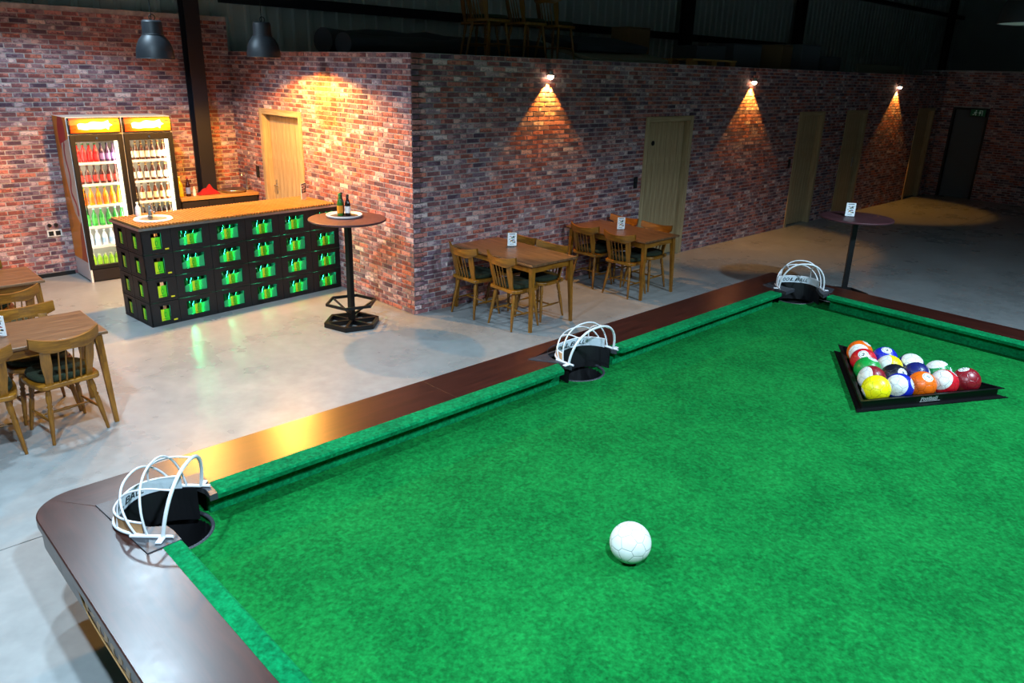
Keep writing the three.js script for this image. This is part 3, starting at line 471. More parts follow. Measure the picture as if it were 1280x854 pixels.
// ------------------------------------------------------------------ dining chairs and tables
function makeChair(label, category, group) {
  const t = thing('pub_chair', label, category, [0, 0, 0], 0, group);
  // seat: rounded board, wider at the front (local +z is the front)
  const s = new THREE.Shape(); s.moveTo(-0.16, 0.19); s.quadraticCurveTo(-0.20, 0.19, -0.205, 0.14); s.quadraticCurveTo(-0.23, -0.02, -0.21, -0.13); s.quadraticCurveTo(-0.18, -0.21, -0.08, -0.215); s.lineTo(0.08, -0.215); s.quadraticCurveTo(0.18, -0.21, 0.21, -0.13); s.quadraticCurveTo(0.23, -0.02, 0.205, 0.14); s.quadraticCurveTo(0.20, 0.19, 0.16, 0.19); s.closePath();
  // shape y=+0.19 is the back
  mesh('seat', metric(extrude(s, 0.022, 0.006).rotateX(-Math.PI / 2).translate(0, 0.425, 0).scale(1, 1, 1)), M.chair, t);
  const cs = new THREE.Shape(); const N = 28; for (let i = 0; i < N; i++) { const a = i / N * 2 * Math.PI, e = 0.72; const x = 0.188 * Math.sign(Math.cos(a)) * Math.abs(Math.cos(a)) ** e, y = 0.178 * Math.sign(Math.sin(a)) * Math.abs(Math.sin(a)) ** e - 0.018; i ? cs.lineTo(x, y) : cs.moveTo(x, y); } cs.closePath();
  mesh('cushion', metric(extrude(cs, 0.012, 0.016).rotateX(-Math.PI / 2).translate(0, 0.473, 0)), M.cushion, t);
  const legProf = [[0.0, 0], [0.011, 0], [0.013, 0.06], [0.0165, 0.13], [0.019, 0.22], [0.018, 0.255], [0.0135, 0.268], [0.021, 0.283], [0.0135, 0.298], [0.019, 0.315], [0.021, 0.35], [0.017, 0.40], [0.014, 0.43]];
  const lg = metric(lathe(legProf, 10), 'y');
  for (const [sx, sz] of [[-1, -1], [1, -1], [-1, 1], [1, 1]]) { const top = V(sx * 0.145, 0.428, sz * 0.135), bot = V(sx * 0.195, 0, sz * (sz < 0 ? 0.20 : 0.19)); const d = top.clone().sub(bot); const g = lg.clone(); g.scale(1, d.length() / 0.43, 1); g.applyQuaternion(new THREE.Quaternion().setFromUnitVectors(V(0, 1, 0), d.normalize())); g.translate(bot.x, bot.y + 0.001, bot.z); mesh('leg', g, M.chair, t); }
  const str = (a, b) => { const A = V(...a), B = V(...b), d = B.clone().sub(A), L = d.length(); const g = metric(lathe([[0.007, 0], [0.0085, L * 0.2], [0.0135, L * 0.5], [0.0085, L * 0.8], [0.007, L]], 8), 'y'); g.applyQuaternion(new THREE.Quaternion().setFromUnitVectors(V(0, 1, 0), d.normalize())); g.translate(...a); mesh('stretcher', g, M.chair, t); };
  str([-0.176, 0.17, -0.17], [-0.176, 0.17, 0.165]); str([0.176, 0.17, -0.17], [0.176, 0.17, 0.165]); str([-0.176, 0.17, 0], [0.176, 0.17, 0]);
  // backrest: curved yoke rail, two shaped boards, four spindles
  const n = 18, P = []; const prof = u => { const x = 0.235 * u, z = -0.262 + 0.075 * u * u, y1 = 0.792 + 0.036 * u * u, y0 = 0.705 + 0.045 * u * u + 0.012 * Math.cos(u * 5), th = 0.013; return [V(x, y0, z + th), V(x, y1, z + th - 0.012), V(x, y1, z - th - 0.012), V(x, y0, z - th)]; };
  const push = (...q) => q.forEach(v => P.push(v.x, v.y, v.z));
  for (let i = 0; i < n; i++) { const A = prof(-1 + 2 * i / n), B = prof(-1 + 2 * (i + 1) / n); for (let k = 0; k < 4; k++) { const l = (k + 1) % 4; push(A[k], B[k], B[l], A[k], B[l], A[l]); } }
  { const A = prof(-1), B = prof(1); push(A[0], A[1], A[2], A[0], A[2], A[3], B[0], B[2], B[1], B[0], B[3], B[2]); }
  const yg = new THREE.BufferGeometry(); yg.setAttribute('position', new THREE.Float32BufferAttribute(P, 3)); yg.setAttribute('uv', new THREE.Float32BufferAttribute(new Float32Array(P.length / 3 * 2), 2)); yg.computeVertexNormals();
  mesh('top_rail', metric(yg), M.chair, t);
  const lean = Math.atan2(0.06, 0.28);
  for (const sx of [-1, 1]) { const sp = new THREE.Shape(); sp.moveTo(-0.026, 0); sp.bezierCurveTo(-0.014, 0.08, -0.036, 0.12, -0.033, 0.19); sp.lineTo(-0.030, 0.29); sp.lineTo(0.030, 0.29); sp.lineTo(0.033, 0.19); sp.bezierCurveTo(0.036, 0.12, 0.014, 0.08, 0.026, 0); sp.closePath(); const g = extrude(sp, 0.012, 0.002).translate(0, 0, -0.006).rotateX(-lean).rotateY(sx * -0.25).translate(sx * 0.137, 0.444, -0.162); mesh('splat', metric(g, 'y'), M.chair, t); }
  for (const x of [-0.072, -0.025, 0.025, 0.072]) { const a = V(x * 1.0, 0.44, -0.176), b = V(x * 1.05, 0.72, -0.255); const d = b.clone().sub(a), L = d.length(); const g = metric(lathe([[0.006, 0], [0.0095, L * 0.35], [0.006, L * 0.6], [0.0055, L]], 8), 'y'); g.applyQuaternion(new THREE.Quaternion().setFromUnitVectors(V(0, 1, 0), d.normalize())); g.translate(a.x, a.y, a.z); mesh('spindle', g, M.chair, t); }
  return t;
}
let chair0 = null;
function chair(x, z, turn, label, group, y = 0) { if (!chair0) { chair0 = makeChair(label, 'chair', group); chair0.position.set(x, y, z); chair0.rotation.y = turn; return chair0; } return dup(chair0, [x, y, z], turn, label, group); }
function diningTable(label, x, z, L, W, turn) {
  const t = thing('dining_table', label, 'table', [x, 0, z], turn, 'wooden dining tables');          // long axis local x
  mesh('table_top', metric(extrude([[-L / 2 + 0.006, -W / 2 + 0.006], [L / 2 - 0.006, -W / 2 + 0.006], [L / 2 - 0.006, W / 2 - 0.006], [-L / 2 + 0.006, W / 2 - 0.006]], 0.013, 0.006).rotateX(-Math.PI / 2).translate(0, 0.731, 0), 'x'), M.table, t);
  for (const s of [-1, 1]) { mesh('apron', metric(span(-L / 2 + 0.09, L / 2 - 0.09, 0.65, 0.724, s * (W / 2 - 0.06) - 0.01, s * (W / 2 - 0.06) + 0.01), 'x'), M.chair, t); mesh('apron', metric(span(s * (L / 2 - 0.06) - 0.01, s * (L / 2 - 0.06) + 0.01, 0.65, 0.724, -W / 2 + 0.09, W / 2 - 0.09), 'z'), M.chair, t); }
  for (const sx of [-1, 1]) for (const sz of [-1, 1]) { const g = new THREE.CylinderGeometry(0.036, 0.021, 0.725, 4, 1).rotateY(Math.PI / 4); const m = new THREE.Matrix4().makeShear(0, 0, 0, 0, 0, 0); g.translate(0, 0.3625, 0); const p = g.attributes.position; for (let i = 0; i < p.count; i++) { const k = 1 - p.getY(i) / 0.725; p.setX(i, p.getX(i) + sx * (L / 2 - 0.06 + 0.03 * k)); p.setZ(i, p.getZ(i) + sz * (W / 2 - 0.06 + 0.03 * k)); } const q = prep(g); q.computeVertexNormals(); mesh('leg', metric(q, 'y'), M.chair, t); }
  return t;
}
// table card: acrylic foot and a printed card
const cardTex = canvasTex(128, 192, (c, w, h) => { c.fillStyle = '#eef1f4'; c.fillRect(0, 0, w, h); const cols = ['#2c3e57', '#4f8a4a', '#b5453c', '#d8b24a', '#3a5f8a', '#222']; let q = 7; const r = () => (q = (q * 16807) % 2147483647) / 2147483647; for (let i = 0; i < 26; i++) { c.fillStyle = cols[Math.floor(r() * 6)]; c.fillRect(14 + r() * 78, 42 + r() * 100, 6 + r() * 24, 3 + r() * 14); } c.fillStyle = '#56606c'; c.fillRect(22, 14, 84, 10); c.fillRect(30, 166, 60, 6); });
const cardMat = std({ map: cardTex, roughness: 0.4 });
function tableCard(label, pos, turn, w = 0.105, h = 0.15) {
  const t = thing('table_card', label, 'menu card', pos, turn, 'table cards');
  mesh('foot', rbox(w, 0.008, 0.06, 0, 0.004, 0, 0.003), M.acrylic, t);
  mesh('card', [box(w, h, 0.004, 0, h / 2 + 0.008, 0)], M.white, t);
  mesh('card_print', [new THREE.PlaneGeometry(w, h).translate(0, h / 2 + 0.008, 0.0025), new THREE.PlaneGeometry(w, h).rotateY(Math.PI).translate(0, h / 2 + 0.008, -0.0025)], cardMat, t);
  return t;
}
diningTable('oak dining table against the brick wall nearest the brick corner', 0.905, 0.66, 1.3, 0.71, Math.PI / 2);
diningTable('oak dining table against the brick wall beside the door with the round sign', 2.85, 0.665, 1.3, 0.71, Math.PI / 2);
diningTable('oak dining table on open floor with three chairs, facing the fridges', -4.06, 0.43, 1.3, 0.66, 0);
diningTable('oak dining table beside the brick bar wall and socket', -4.03, -1.39, 1.3, 0.66, 0);
const H = Math.PI / 2;
chair(0.60, 0.37, H, 'spindle-back pub chair at corner table, bar side, beside brick wall', 'chairs at the corner table');
chair(0.645, 0.955, H - 0.06, 'spindle-back pub chair at corner table, bar side, away from wall', 'chairs at the corner table');
chair(1.12, 0.37, -H, 'spindle-back pub chair tucked in at corner table, far side, beside wall', 'chairs at the corner table');
chair(1.10, 0.90, -H + 0.05, 'spindle-back pub chair tucked in at corner table, far side, away from wall', 'chairs at the corner table');
chair(2.66, 0.365, H, 'spindle-back pub chair at second table, side facing corner table, beside wall', 'chairs at the door table');
chair(2.63, 0.945, H + 0.05, 'spindle-back pub chair at second table, side facing corner table, away from wall', 'chairs at the door table');
chair(3.15, 0.31, -H, 'spindle-back pub chair at second table, door side, beside wall', 'chairs at the door table');
chair(3.10, 0.90, -H + 0.06, 'spindle-back pub chair at second table, door side, away from wall', 'chairs at the door table');
chair(-3.745, 0.635, Math.PI + 0.14, 'spindle-back pub chair casting its shadow, by open-floor table corner', 'chairs at the open floor table');
chair(-4.26, 0.66, Math.PI - 0.12, 'spindle-back pub chair beside the corner chair at open-floor table', 'chairs at the open floor table');
chair(-3.79, 0.17, 0.04, 'spindle-back pub chair tucked in at the fridge side of open-floor table', 'chairs at the open floor table');
chair(-3.76, -0.86, Math.PI + 0.05, 'spindle-back pub chair at the socket wall table, side facing the open-floor table', 'chairs at the wall table');
chair(-3.80, -1.58, 0.0, 'spindle-back pub chair between socket wall and its table', 'chairs at the wall table');
tableCard('white printed menu card standing on the corner dining table', [1.03, 0.75, 0.50], -H / 2 + 0.2);
tableCard('white printed menu card standing on the dining table beside the oak door', [2.87, 0.75, 0.63], -H / 2 + 0.3);
tableCard('white printed menu card on the open-floor dining table', [-4.03, 0.75, 0.42], -0.9);

// ------------------------------------------------------------------ high tables
function highTable(label, x, z, turn) {
  const t = thing('high_table', label, 'table', [x, 0, z], turn, 'round standing tables'); const Y = 1.165;
  mesh('table_top', metric(lathe([[0, Y - 0.026], [0.385, Y - 0.026], [0.4, Y - 0.02], [0.402, Y - 0.006], [0.396, Y], [0, Y]], 56)), M.highTop, t);
  mesh('post', box(0.055, 1.11, 0.055, 0, 0.58, 0), M.blackSteel, t);
  mesh('top_plate', cyl(0.11, 0.11, 0.008, 0, Y - 0.031, 0), M.blackSteel, t);
  const hex = (r, y, k) => Array.from({ length: 6 }, (_, i) => [r * Math.cos((i * 60 + k) * D2R), y, r * Math.sin((i * 60 + k) * D2R)]);
  const b = hex(0.29, 0.028, 30), f = hex(0.27, 0.25, 30);
  const flat = (a, c, w, h) => { const A = V(...a), B = V(...c), d = B.clone().sub(A); const g = box(d.length() + w * 0.5, h, w); g.applyQuaternion(new THREE.Quaternion().setFromUnitVectors(V(1, 0, 0), d.clone().normalize())); const m = A.add(B).multiplyScalar(0.5); return g.translate(m.x, m.y, m.z); };
  mesh('base_frame', [...b.map((p, i) => flat(p, b[(i + 1) % 6], 0.03, 0.05)), ...[0, 2, 4].map(i => flat([0, 0.028, 0], b[i], 0.03, 0.05)), ...[1, 3, 5].map(i => flat([0, 0.028, 0], b[i], 0.03, 0.05))], M.blackSteel, t);
  mesh('foot_ring', f.map((p, i) => flat(p, f[(i + 1) % 6], 0.016, 0.03)), M.blackSteel, t);
  for (const i of [0, 2, 4]) mesh('brace', flat([0, 0.1, 0], f[i], 0.018, 0.02), M.blackSteel, t);
  return t;
}
highTable('round standing table with dark red top and hexagonal black base by bar', -0.727, -0.17, 0.25);
highTable('round standing table behind the far corner of the pool table', 4.03, 3.15, 0.6);
tableCard('small printed card standing on the far round standing table', [3.99, 1.165, 3.08], -0.9, 0.105, 0.15);

// ------------------------------------------------------------------ bottles
function bottle(name, label, group, pos, o) {
  const t = thing(name, label, 'bottle', pos, 0, group); const { h, r, neck = 0.4, nr = 0.013 } = o;
  mesh('body', lathe([[0, 0], [r * 0.9, 0], [r, 0.006], [r, h * (1 - neck) - 0.02], [r * 0.92, h * (1 - neck)], [r * 0.6, h * (1 - neck * 0.7)], [nr, h * (1 - neck * 0.5)], [nr, h - 0.012], [0, h - 0.012]], 16), o.mat, t);
  mesh('label', lathe([[r + 0.0008, h * 0.14], [r + 0.0008, h * (1 - neck) - 0.03]], 16), o.label, t);
  if (o.label2) mesh('neck_label', lathe([[nr + 0.0012, h * (1 - neck * 0.45)], [nr + 0.001, h - 0.03]], 12), o.label2, t);
  mesh('cap', lathe([[nr + 0.003, h - 0.016], [nr + 0.003, h - 0.002], [nr, h], [0, h]], 12), o.cap, t);
  return t;
}
const liquid = (c, r = 0.15) => std({ color: c, roughness: r });
const plain = c => std({ color: c, roughness: 0.5 });
const kinds = {
  red: { h: 0.225, r: 0.031, mat: liquid(0xc31a1e), label: plain(0xd21e22), cap: plain(0x1d7a35), nr: 0.012 },
  purple: { h: 0.225, r: 0.031, mat: liquid(0x3b1c3c), label: plain(0x7c5f98), cap: plain(0x2a2230), nr: 0.012 },
  cola: { h: 0.225, r: 0.031, mat: liquid(0x3a1614), label: plain(0xd02a24), cap: plain(0x5a2626), nr: 0.012 },
  orange: { h: 0.22, r: 0.032, mat: liquid(0xf08a10), label: plain(0xe8690a), cap: plain(0x5f9a1e), nr: 0.012 },
  lemon: { h: 0.22, r: 0.032, mat: liquid(0x2e8a3a), label: plain(0x3aa53c), cap: plain(0xbfd8e0), nr: 0.012 },
  water: { h: 0.20, r: 0.032, mat: liquid(0xbcd0dc), label: plain(0x8fb4d8), cap: plain(0xe8eef2), nr: 0.012 },
  can: { h: 0.15, r: 0.03, mat: liquid(0x6fa31e), label: plain(0x7fb322), cap: plain(0x8fa080), neck: 0.3, nr: 0.014 },
  beer: { h: 0.235, r: 0.03, mat: liquid(0x3d1c0a), label: plain(0xd8cdbb), label2: plain(0xc9a24a), cap: plain(0x9a6a3a) },
  amber: { h: 0.235, r: 0.03, mat: liquid(0x5a2c0a), label: plain(0xd2bc8c), label2: plain(0xd0c0a0), cap: plain(0x7c5a3a) },
  darkbeer: { h: 0.225, r: 0.03, mat: liquid(0x24120a), label: plain(0x8a5c1c), label2: plain(0xb98a30), cap: plain(0x9a7a3a) },
};
const proto = {};
function putBottle(kind, pos, label, group) { if (!proto[kind]) return proto[kind] = bottle(kind === 'can' ? 'drink_can' : 'bottle', label, group, pos, kinds[kind]); return dup(proto[kind], pos, 0, label, group); }

// ------------------------------------------------------------------ drinks fridges
const headTex = canvasTex(512, 128, (c, w, h) => { const g = c.createLinearGradient(0, 0, w, 0); g.addColorStop(0, '#e0380c'); g.addColorStop(0.22, '#f07a10'); g.addColorStop(0.8, '#f2a41a'); g.addColorStop(1, '#e88410'); c.fillStyle = g; c.fillRect(0, 0, w, h); c.fillStyle = '#fff6d8'; c.beginPath(); c.moveTo(70, 54); c.bezierCurveTo(110, 20, 150, 62, 200, 34); c.bezierCurveTo(250, 14, 300, 40, 350, 30); c.lineTo(398, 16); c.lineTo(404, 44); c.lineTo(438, 62); c.lineTo(400, 76); c.lineTo(392, 108); c.lineTo(360, 88); c.bezierCurveTo(300, 112, 240, 92, 190, 100); c.bezierCurveTo(140, 112, 110, 92, 80, 96); c.closePath(); c.fill(); c.fillStyle = '#d8420e'; for (const [x, y, q, k] of [[16, 22, 30, 10], [20, 52, 40, 8], [26, 88, 28, 12], [450, 26, 40, 8]]) c.fillRect(x, y, q, k); });
const sideTex = canvasTex(256, 768, (c, w, h) => { c.fillStyle = '#e08a12'; c.fillRect(0, 0, w, h); c.fillStyle = '#b9121a'; c.beginPath(); c.ellipse(w * 0.55, h * 0.10, 70, 92, 0.2, 0, 7); c.fill(); c.fillStyle = '#c97a10'; c.beginPath(); c.moveTo(0, 0); c.bezierCurveTo(90, 130, 30, 330, 80, 520); c.lineTo(0, 560); c.fill(); c.fillStyle = '#d9c8bb'; c.beginPath(); c.moveTo(w * 0.42, h * 0.16); c.bezierCurveTo(w * 0.2, h * 0.3, w * 0.4, h * 0.44, w * 0.6, h * 0.58); c.lineTo(w, h * 0.66); c.lineTo(w, h * 0.12); c.closePath(); c.fill(); c.strokeStyle = '#b01018'; c.lineWidth = 22; c.lineCap = 'round'; c.beginPath(); c.moveTo(w * 0.62, h * 0.16); c.bezierCurveTo(w * 0.35, h * 0.26, w * 0.85, h * 0.32, w * 0.6, h * 0.42); c.bezierCurveTo(w * 0.5, h * 0.5, w * 0.9, h * 0.48, w * 0.85, h * 0.58); c.stroke(); c.fillStyle = '#b04a10'; c.beginPath(); c.moveTo(w, h * 0.62); c.bezierCurveTo(w * 0.6, h * 0.68, w * 0.8, h * 0.82, w * 0.5, h * 0.9); c.lineTo(w, h * 0.9); c.fill(); c.fillStyle = '#c9c4c8'; c.fillRect(0, h * 0.885, w, h * 0.115); });
const headMat = std({ map: headTex, emissiveMap: headTex, emissive: 0xffffff, emissiveIntensity: 1.6, roughness: 0.4 });
const sideMat = std({ map: sideTex, roughness: 0.4 });
const SHELVES = [0.20, 0.44, 0.685, 0.945, 1.205, 1.465];
function fridge(label, x0, x1) {
  const t = thing('drinks_fridge', label, 'fridge', [(x0 + x1) / 2, 0, 0]); const W = x1 - x0, w = W / 2, zb = -4.19, zf = -3.64, Hh = 2.0;
  const sideL = mesh('side_panel', [span(-w, -w + 0.03, 0.02, Hh, zb, zf)], M.whitePaint, t);
  mesh('side_print', new THREE.PlaneGeometry(zf - zb, Hh - 0.02).rotateY(-Math.PI / 2).translate(-w - 0.001, Hh / 2 + 0.01, (zb + zf) / 2), sideMat, sideL);
  mesh('side_panel', span(w - 0.03, w, 0.02, Hh, zb, zf), M.whitePaint, t);
  mesh('back_panel', span(-w + 0.03, w - 0.03, 0.02, Hh, zb, zb + 0.03), M.whitePaint, t);
  mesh('roof_panel', span(-w + 0.03, w - 0.03, 1.72, Hh, zb + 0.03, zf), M.whitePaint, t);
  mesh('floor_panel', span(-w + 0.03, w - 0.03, 0.02, 0.18, zb + 0.03, zf - 0.002), M.whitePaint, t);
  mesh('plinth', rbox(W, 0.15, 0.03, 0, 0.085, zf + 0.016, 0.006), M.darkPanel, t);
  mesh('plinth_corner', span(-w - 0.002, -w + 0.02, 0.0, 0.16, zf - 0.02, zf + 0.034), M.whitePaint, t);
  const d = mesh('door_frame', [span(-w + 0.004, -w + 0.062, 0.165, 1.80, zf + 0.002, zf + 0.04, 0.005), span(w - 0.062, w - 0.004, 0.165, 1.80, zf + 0.002, zf + 0.04, 0.005), span(-w + 0.06, w - 0.06, 1.72, 1.80, zf + 0.002, zf + 0.04, 0.005), span(-w + 0.06, w - 0.06, 0.165, 0.215, zf + 0.002, zf + 0.04, 0.005)], M.black, t);
  mesh('glass_pane', new THREE.PlaneGeometry(W - 0.12, 1.51).translate(0, 0.965, zf + 0.02), M.glass, d);
  mesh('lock', cyl(0.012, 0.012, 0.01, 0, 0, 0, 14).rotateX(Math.PI / 2).translate(0, 1.76, zf + 0.044), M.chrome, d);
  mesh('pull', span(-w + 0.066, -w + 0.078, 0.85, 1.15, zf + 0.03, zf + 0.05, 0.003), M.black, d);
  // bowed, backlit header
  const hs = extrude([[zf, 0], [zf + 0.035, 0.002], [zf + 0.055, 0.05], [zf + 0.06, 0.10], [zf + 0.05, 0.155], [zf + 0.03, 0.18], [zf, 0.18]], W - 0.02).rotateY(-Math.PI / 2).translate(w - 0.01, 1.815, 0);
  const hd = mesh('header_box', hs, M.black, t);
  const fp = []; const fy = [0.012, 0.05, 0.10, 0.155, 0.172], fz = [0.043, 0.0565, 0.0615, 0.0515, 0.041]; const HP = [], HU = []; for (let i = 0; i < 4; i++) { const q = [[-w + 0.025, fy[i], fz[i], 0], [w - 0.025, fy[i], fz[i], 1], [w - 0.025, fy[i + 1], fz[i + 1], 1], [-w + 0.025, fy[i + 1], fz[i + 1], 0]]; for (const k of [0, 1, 2, 0, 2, 3]) { HP.push(q[k][0], 1.815 + q[k][1], zf + q[k][2] + 0.001); HU.push(q[k][3], (q[k][1] - 0.012) / 0.16); } }
  const hg = new THREE.BufferGeometry(); hg.setAttribute('position', new THREE.Float32BufferAttribute(HP, 3)); hg.setAttribute('uv', new THREE.Float32BufferAttribute(HU, 2)); hg.computeVertexNormals(); mesh('header_light_face', hg, headMat, hd);
  for (const y of SHELVES.slice(1)) { const s = mesh('shelf', span(-w + 0.034, w - 0.034, y - 0.012, y, zb + 0.04, zf - 0.03), M.white, t); mesh('price_strip', span(-w + 0.036, w - 0.036, y - 0.022, y + 0.008, zf - 0.029, zf - 0.024), M.white, s); }
  mesh('led_strip', span(w - 0.092, w - 0.058, 0.22, 1.715, zf - 0.022, zf - 0.004), glow(lin(1, 0.93, 0.62), 7), t);
  mesh('led_strip', span(-w + 0.034, -w + 0.05, 0.25, 1.70, zf - 0.022, zf - 0.004), glow(lin(1, 0.93, 0.72), 1.2), t);
  const xm = (x0 + x1) / 2;
  for (const [lx, ry, I] of [[xm + w - 0.098, Math.PI / 2 + 0.5, 60], [xm - w + 0.056, -Math.PI / 2 - 0.5, 26]]) { const l = new THREE.RectAreaLight(lin(1, 0.92, 0.70), I, 0.03, 1.42); l.position.set(lx, 0.975, zf - 0.03); l.lookAt(lx + (lx > xm ? -1 : 1), 0.975, zf - 0.03 - 0.5); scene.add(l); }
  const l2 = new THREE.RectAreaLight(lin(1, 0.6, 0.22), 3.0, W - 0.1, 0.14); l2.position.set(xm, 1.9, zf + 0.075); l2.lookAt(xm, 1.85, zf + 1); scene.add(l2);
  return t;
}
fridge('lit drinks fridge with soda bottles and printed yellow red side panel', -2.335, -1.735);
fridge('lit drinks fridge with beer bottles next to the back counter', -1.725, -1.125);
{
  const rowsL = [['can', 7, 'green topped drink on the bottom shelf of the soda fridge', 'green drinks on the bottom shelf'], ['water', 6, 'clear pale blue water bottle in the soda fridge', 'water bottles'], ['lemon', 6, 'green lemonade bottle in the soda fridge', 'green lemonade bottles'], ['orange', 6, 'orange soda bottle in the soda fridge', 'orange soda bottles'], ['cola', 6, 'dark cola bottle with red label in the soda fridge', 'cola bottles'], ['mix', 7]];
  rowsL.forEach(([k, n, lab, grp], j) => { for (let i = 0; i < n; i++) { const x = -2.335 + 0.095 + (0.41) * i / (n - 1); let kk = k, l = lab, g = grp; if (k === 'mix') { kk = i < 4 ? 'red' : 'purple'; l = i < 4 ? 'red bottle with green cap on the top shelf of the soda fridge' : 'purple soda bottle on the top shelf of the soda fridge'; g = i < 4 ? 'red bottles with green caps' : 'purple soda bottles'; } putBottle(kk, [x, SHELVES[j] + (j ? 0.001 : -0.019), -3.735], l, g); } });
  const rowsR = [['darkbeer', 7, 'dark bottle on the bottom shelf of the beer fridge', 'dark bottles on the bottom shelf'], ['darkbeer', 7, 'dark beer bottle low in the beer fridge', 'low dark beer bottles'], ['darkbeer', 7, 'dark beer bottle with golden label in the beer fridge', 'golden label beer bottles'], ['amber', 6, 'amber beer bottle on the third shelf from the top', 'amber beer bottles'], ['beer', 6, 'brown beer bottle on the second shelf from the top', 'brown beer bottles on the second shelf'], ['beer', 7, 'brown beer bottle on the top shelf of the beer fridge', 'brown beer bottles on the top shelf']];
  rowsR.forEach(([k, n, lab, grp], j) => { for (let i = 0; i < n; i++) putBottle(k, [-1.725 + 0.095 + 0.41 * i / (n - 1), SHELVES[j] + (j ? 0.001 : -0.019), -3.735], lab, grp); });
}

// ------------------------------------------------------------------ back counter
{
  const t = thing('back_counter', 'oak worktop on a dark cabinet between beer fridge and oak door', 'counter');
  mesh('worktop', metric(span(-1.11, -0.02, 0.905, 0.945, -3.985, -3.61, 0.004)), M.counter, t);
  mesh('cabinet', span(-1.10, -0.03, 0.02, 0.903, -3.985, -3.64), M.darkPanel, t);
  for (let i = 0; i < 3; i++) mesh('cabinet_door', span(-1.095 + i * 0.355, -1.095 + i * 0.355 + 0.35, 0.08, 0.89, -3.639, -3.622, 0.003), M.darkPanel, t);
  const s = thing('round_sink', 'round steel sink bowl on the oak back counter', 'sink', [-0.30, 0.946, -3.80]);
  mesh('bowl', lathe([[0, 0.002], [0.12, 0.002], [0.155, 0.03], [0.165, 0.04], [0.175, 0.04], [0.172, 0.028], [0.15, 0], [0, 0]], 40), M.steel, s); mesh('drain', cyl(0.02, 0.02, 0.006, 0, 0.006, 0, 16), M.black, s);
  const f = thing('sink_tap', 'thin tall curved tap in the corner behind the steel sink', 'tap', [-0.07, 0.946, -3.86]);
  mesh('base', cyl(0.022, 0.026, 0.04, 0, 0.02, 0), M.steel, f); mesh('spout', tube([[0, 0.03, 0], [0, 0.2, 0], [-0.02, 0.245, 0.01], [-0.06, 0.25, 0.02], [-0.085, 0.21, 0.03]], 0.009, 30, 8), M.steel, f); mesh('lever', bar([0.0, 0.05, 0], [0.04, 0.075, 0.03], 0.006), M.steel, f);
  const dt = bottle('detergent_bottle', 'yellow detergent bottle on the back counter beside the fridge', null, [-1.05, 0.946, -3.78], { h: 0.27, r: 0.042, mat: liquid(0xc9a81c), label: plain(0xb8b03a), cap: plain(0xd8d8c0), nr: 0.014 }); dt.userData.category = 'bottle';
  bottle('cleaner_bottle', 'dark bottle with blue white label on the back counter', null, [-0.95, 0.946, -3.76], { h: 0.25, r: 0.03, mat: liquid(0x2a1010), label: plain(0x7488b8), cap: plain(0x802222), nr: 0.012 });
  bottle('small_bottle', 'small white dispenser bottle on the back counter', null, [-0.885, 0.946, -3.72], { h: 0.13, r: 0.022, mat: liquid(0xd8d0c8), label: plain(0xe8e0da), cap: plain(0xcfc8c0), nr: 0.008 });
  // crumpled red cloth
  const cg = new THREE.PlaneGeometry(0.30, 0.16, 26, 16).rotateX(-Math.PI / 2); const p = cg.attributes.position; for (let i = 0; i < p.count; i++) { const x = p.getX(i), z = p.getZ(i); const e = Math.max(0, 1 - (x / 0.15) ** 2) * Math.max(0, 1 - (z / 0.08) ** 2); p.setY(i, 0.004 + e * (0.075 + 0.05 * Math.exp(-((x - 0.03) ** 2) / 0.003)) + 0.012 * Math.sin(x * 60 + z * 40) * e); } cg.computeVertexNormals();
  const c = mesh('red_cloth', cg, std({ color: 0x9c1216, roughness: 0.95, side: THREE.DoubleSide })); tag(c, 'crumpled red cloth on the back counter beside the steel sink', 'cloth'); c.position.set(-0.665, 0.946, -3.80);
}

// ------------------------------------------------------------------ the bar made of beer crates
const BAR = { x: -2.408, z: -1.371, turn: Math.atan2(0.177, 2.417) };
const barGroup = new THREE.Group(); barGroup.position.set(BAR.x, 0, BAR.z); barGroup.rotation.y = BAR.turn; barGroup.updateMatrixWorld(true);
const toBar = (x, y, z) => barGroup.localToWorld(V(x, y, z)).toArray();           // x along the front, z negative into the bar
const CH = 0.2575;
const labelTex = canvasTex(64, 96, (c, w, h) => { c.fillStyle = '#58d60e'; c.fillRect(0, 0, w, h); c.fillStyle = '#e8ee10'; c.beginPath(); c.moveTo(0, 0); c.lineTo(28, 0); c.quadraticCurveTo(16, 44, 30, 96); c.lineTo(0, 96); c.fill(); c.fillStyle = '#1f9a0e'; c.beginPath(); c.ellipse(34, 46, 9, 22, 0.1, 0, 7); c.fill(); c.fillStyle = '#a8ea20'; c.beginPath(); c.ellipse(35, 46, 3, 14, 0.1, 0, 7); c.fill(); c.fillStyle = '#157a12'; c.fillRect(10, 80, 44, 4); });
const labelMat = new THREE.MeshPhysicalMaterial({ map: labelTex, roughness: 0.6, transmission: 0.35, thickness: 0, side: THREE.DoubleSide });
const tagMat = std({ color: 0xd8c81e, roughness: 0.6 });
